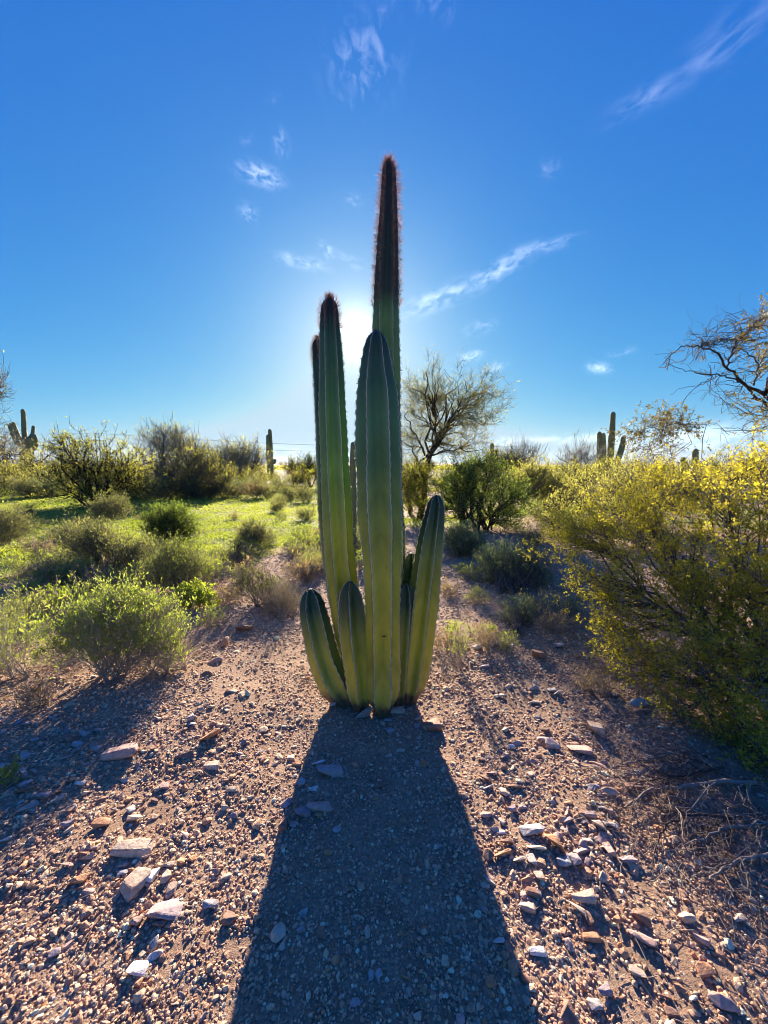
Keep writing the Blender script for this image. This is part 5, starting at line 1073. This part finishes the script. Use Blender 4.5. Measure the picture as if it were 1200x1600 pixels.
 (930, 1138, 24, 22, 'tan', 'chunky tan rock on the shaded slope below the creosote', -.3), (905, 1171, 36, 13, 'pink', 'flat pink slab pointing at the dead branches', -.2), (848, 1152, 20, 14, 'grey', 'grey stone above a pinkish one on the slope', 0), (863, 1163, 24, 18, 'mauve', 'pinkish mauve stone touching the grey one', -.3), (852, 1140, 18, 10, 'brown', 'brown stone above the grey one on the slope', 0), (933, 1192, 26, 12, 'pink', 'pink flake above the sunny gravel strip', -.4), (943, 1191, 14, 10, 'mauve', 'mauve chip next to the pink flake', 0), (780, 1087, 18, 9, 'tan', 'small tan chip on the slope beside the cactus', 0), (841, 1024, 18, 16, 'brown', 'brown pointed stone on the shaded wash', 0), (875, 1008, 18, 10, 'grey', 'pale chip beyond the brown pointed stone', 0), (833, 1073, 18, 10, 'grey', 'light grey chip on the slope', 0), (833, 1096, 20, 10, 'tan', 'light tan chip below the light grey chip', 0), (862, 1078, 14, 9, 'bluegrey', 'bluish chip near the slim bleached stick', 0), (757, 1040, 18, 8, 'mauve', 'mauve chip beside the pale sapling', 0), (798, 1166, 14, 9, 'white', 'white chip on the gravel slope', 0), (832, 1188, 16, 9, 'pink', 'pink chip between slope and cluster', 0), (745, 1010, 14, 9, 'grey', 'grey chip upslope of the pale sapling', 0), (938, 1240, 10, 8, 'tan', 'little tan pebble below the smooth grey stone', 0), (1000, 1110, 20, 14, 'brown', 'brown stone half hidden under the arched grey branch', 0), (1000, 1100, 34, 10, 'bluegrey', 'bluish flat rock in deep shade under the creosote', 0), (992, 1228, 34, 22, 'brown', 'brown rock under the dark tangled branches', 0),
]
for (px, py, w, h, m, lab, rz) in H_:
    stone(px, py, w, h, m, lab, rz)
# smaller stones, by the place they lie in
SM = [((208, 1322), 'by the large flat tan stone'), ((258, 1412), 'by the lumpy mauve rock'), ((218, 1508), 'by the biggest white stone'), ((123, 1370), 'by the square orange stone'), ((329, 1411), 'by the grey rounded stone'), ((188, 1174), 'by the long pinkish rock'), ((328, 1147), 'by the orange wedge stone'), ((50, 1500), 'low down near the picture corner'), ((60, 1390), 'near the picture edge beyond the orange stone'), ((330, 1540), 'low down beside the cactus shadow'), ((370, 1290), 'halfway along the cactus shadow'), ((270, 1250), 'above the flat tan stone on open gravel'), ((45, 1256), 'by the bluish slab'), ((110, 1255), 'by the rusty stub'), ((140, 1130), 'under the leafy shrub'), ((40, 1150), 'near the picture edge'), ((410, 1160), 'beside the far end of the cactus shadow'),
      ((832, 1295), 'by the large light grey stone'), ((882, 1346), 'by the bluish-white rounded stone'), ((914, 1397), 'by the bright tan block'), ((803, 1227), 'by the dark brown slab'), ((930, 1138), 'by the chunky tan rock'), ((855, 1158), 'by the grey and mauve pair'), ((1001, 1426), 'by the two-toned brown block'), ((780, 1090), 'below the pale sapling'), ((926, 1235), 'by the smooth grey slab'), ((953, 1325), 'at the end of the heap'), ((770, 1380), 'near the shadow edge below the cluster'), ((950, 1075), 'by the bleached stick')]
rg = R(600)
REG = [('small stones on the sunny gravel beside the cluster of tan stones', 'small loose stone on the gravel around the tan stone cluster', (0, 440), (1120, 1600), 34, 'pink'),
       ('small stones heaped beside the light grey stone', 'small pink stone in the sunny heap', (855, 965), (1240, 1350), 30, 'pink'),
       ('small stones around the cluster on the sunny side of the shadow', 'small loose stone between the cactus shadow and the dead branches', (740, 1010), (1060, 1420), 32, 'pink'),
       ('small stones of the shaded patch', 'small bluish stone in the shade of the leafy shrub', (0, 250), (1100, 1270), 26, 'bluegrey')]
for (grp, lab, (x0, x1), (y0, y1), n, m) in REG:
    for _ in range(n):
        px, py = rg.uniform(x0, x1), rg.uniform(y0, y1)
        if 'tan stone cluster' in lab:
            xs = 470 - (py - 1100) * .28
            if px > xs - 10: px = px * .7
        w = rg.uniform(10, 18) * (1.1 if 'heap' in lab else 1)
        mm = rg.choice([m, 'pink', 'tan', 'brown', 'grey', 'mauve'] if m != 'bluegrey' else ['bluegrey', 'grey', 'mauve', 'brown', 'bluegrey'])
        colw = dict(bluegrey='bluish', grey='grey', mauve='mauve', brown='brown', pink='pink', tan='tan')[mm]
        near_ = min(SM, key=lambda q: (q[0][0] - px) ** 2 + (q[0][1] - py) ** 2)[1]
        ratio = rg.uniform(.55, .9); adj = ('small ' if w < 13 else 'walnut-sized ') + ('flat ' if ratio < .72 else 'chunky ')
        where_ = 'in shrub shade, ' if 'shaded' in grp else ''
        stone(px, py, w, w * ratio, mm, adj + colw + ' stone lying ' + where_ + near_, rg.uniform(-1, 1), group=grp)
# ------------------------------------------------------------------ air between here and the hills
def haze():
    bm = bmesh.new(); x0, x1, y0, y1, z0, z1 = -9600, 9600, -9600, 9600, -12, 190
    vs = [bm.verts.new((x, y, z)) for z in (z0, z1) for y in (y0, y1) for x in (x0, x1)]
    for f in ((0, 2, 3, 1), (4, 5, 7, 6), (0, 1, 5, 4), (2, 6, 7, 3), (0, 4, 6, 2), (1, 3, 7, 5)): bm.faces.new([vs[i] for i in f])
    me = bpy.data.meshes.new('haze'); bm.to_mesh(me); bm.free()
    m, N = mat('haze_air'); v = N.n('ShaderNodeVolumePrincipled', i={'Color': (.72, .84, 1.0, 1), 'Density': HAZE, 'Anisotropy': .3})
    N.nt.links.new(v.outputs[0], N.n('ShaderNodeOutputMaterial').inputs['Volume'])
    add('haze', me, [m], kind='stuff', label='thin pale air over the whole plain', category='haze')
HAZE = 1.6e-5
haze()
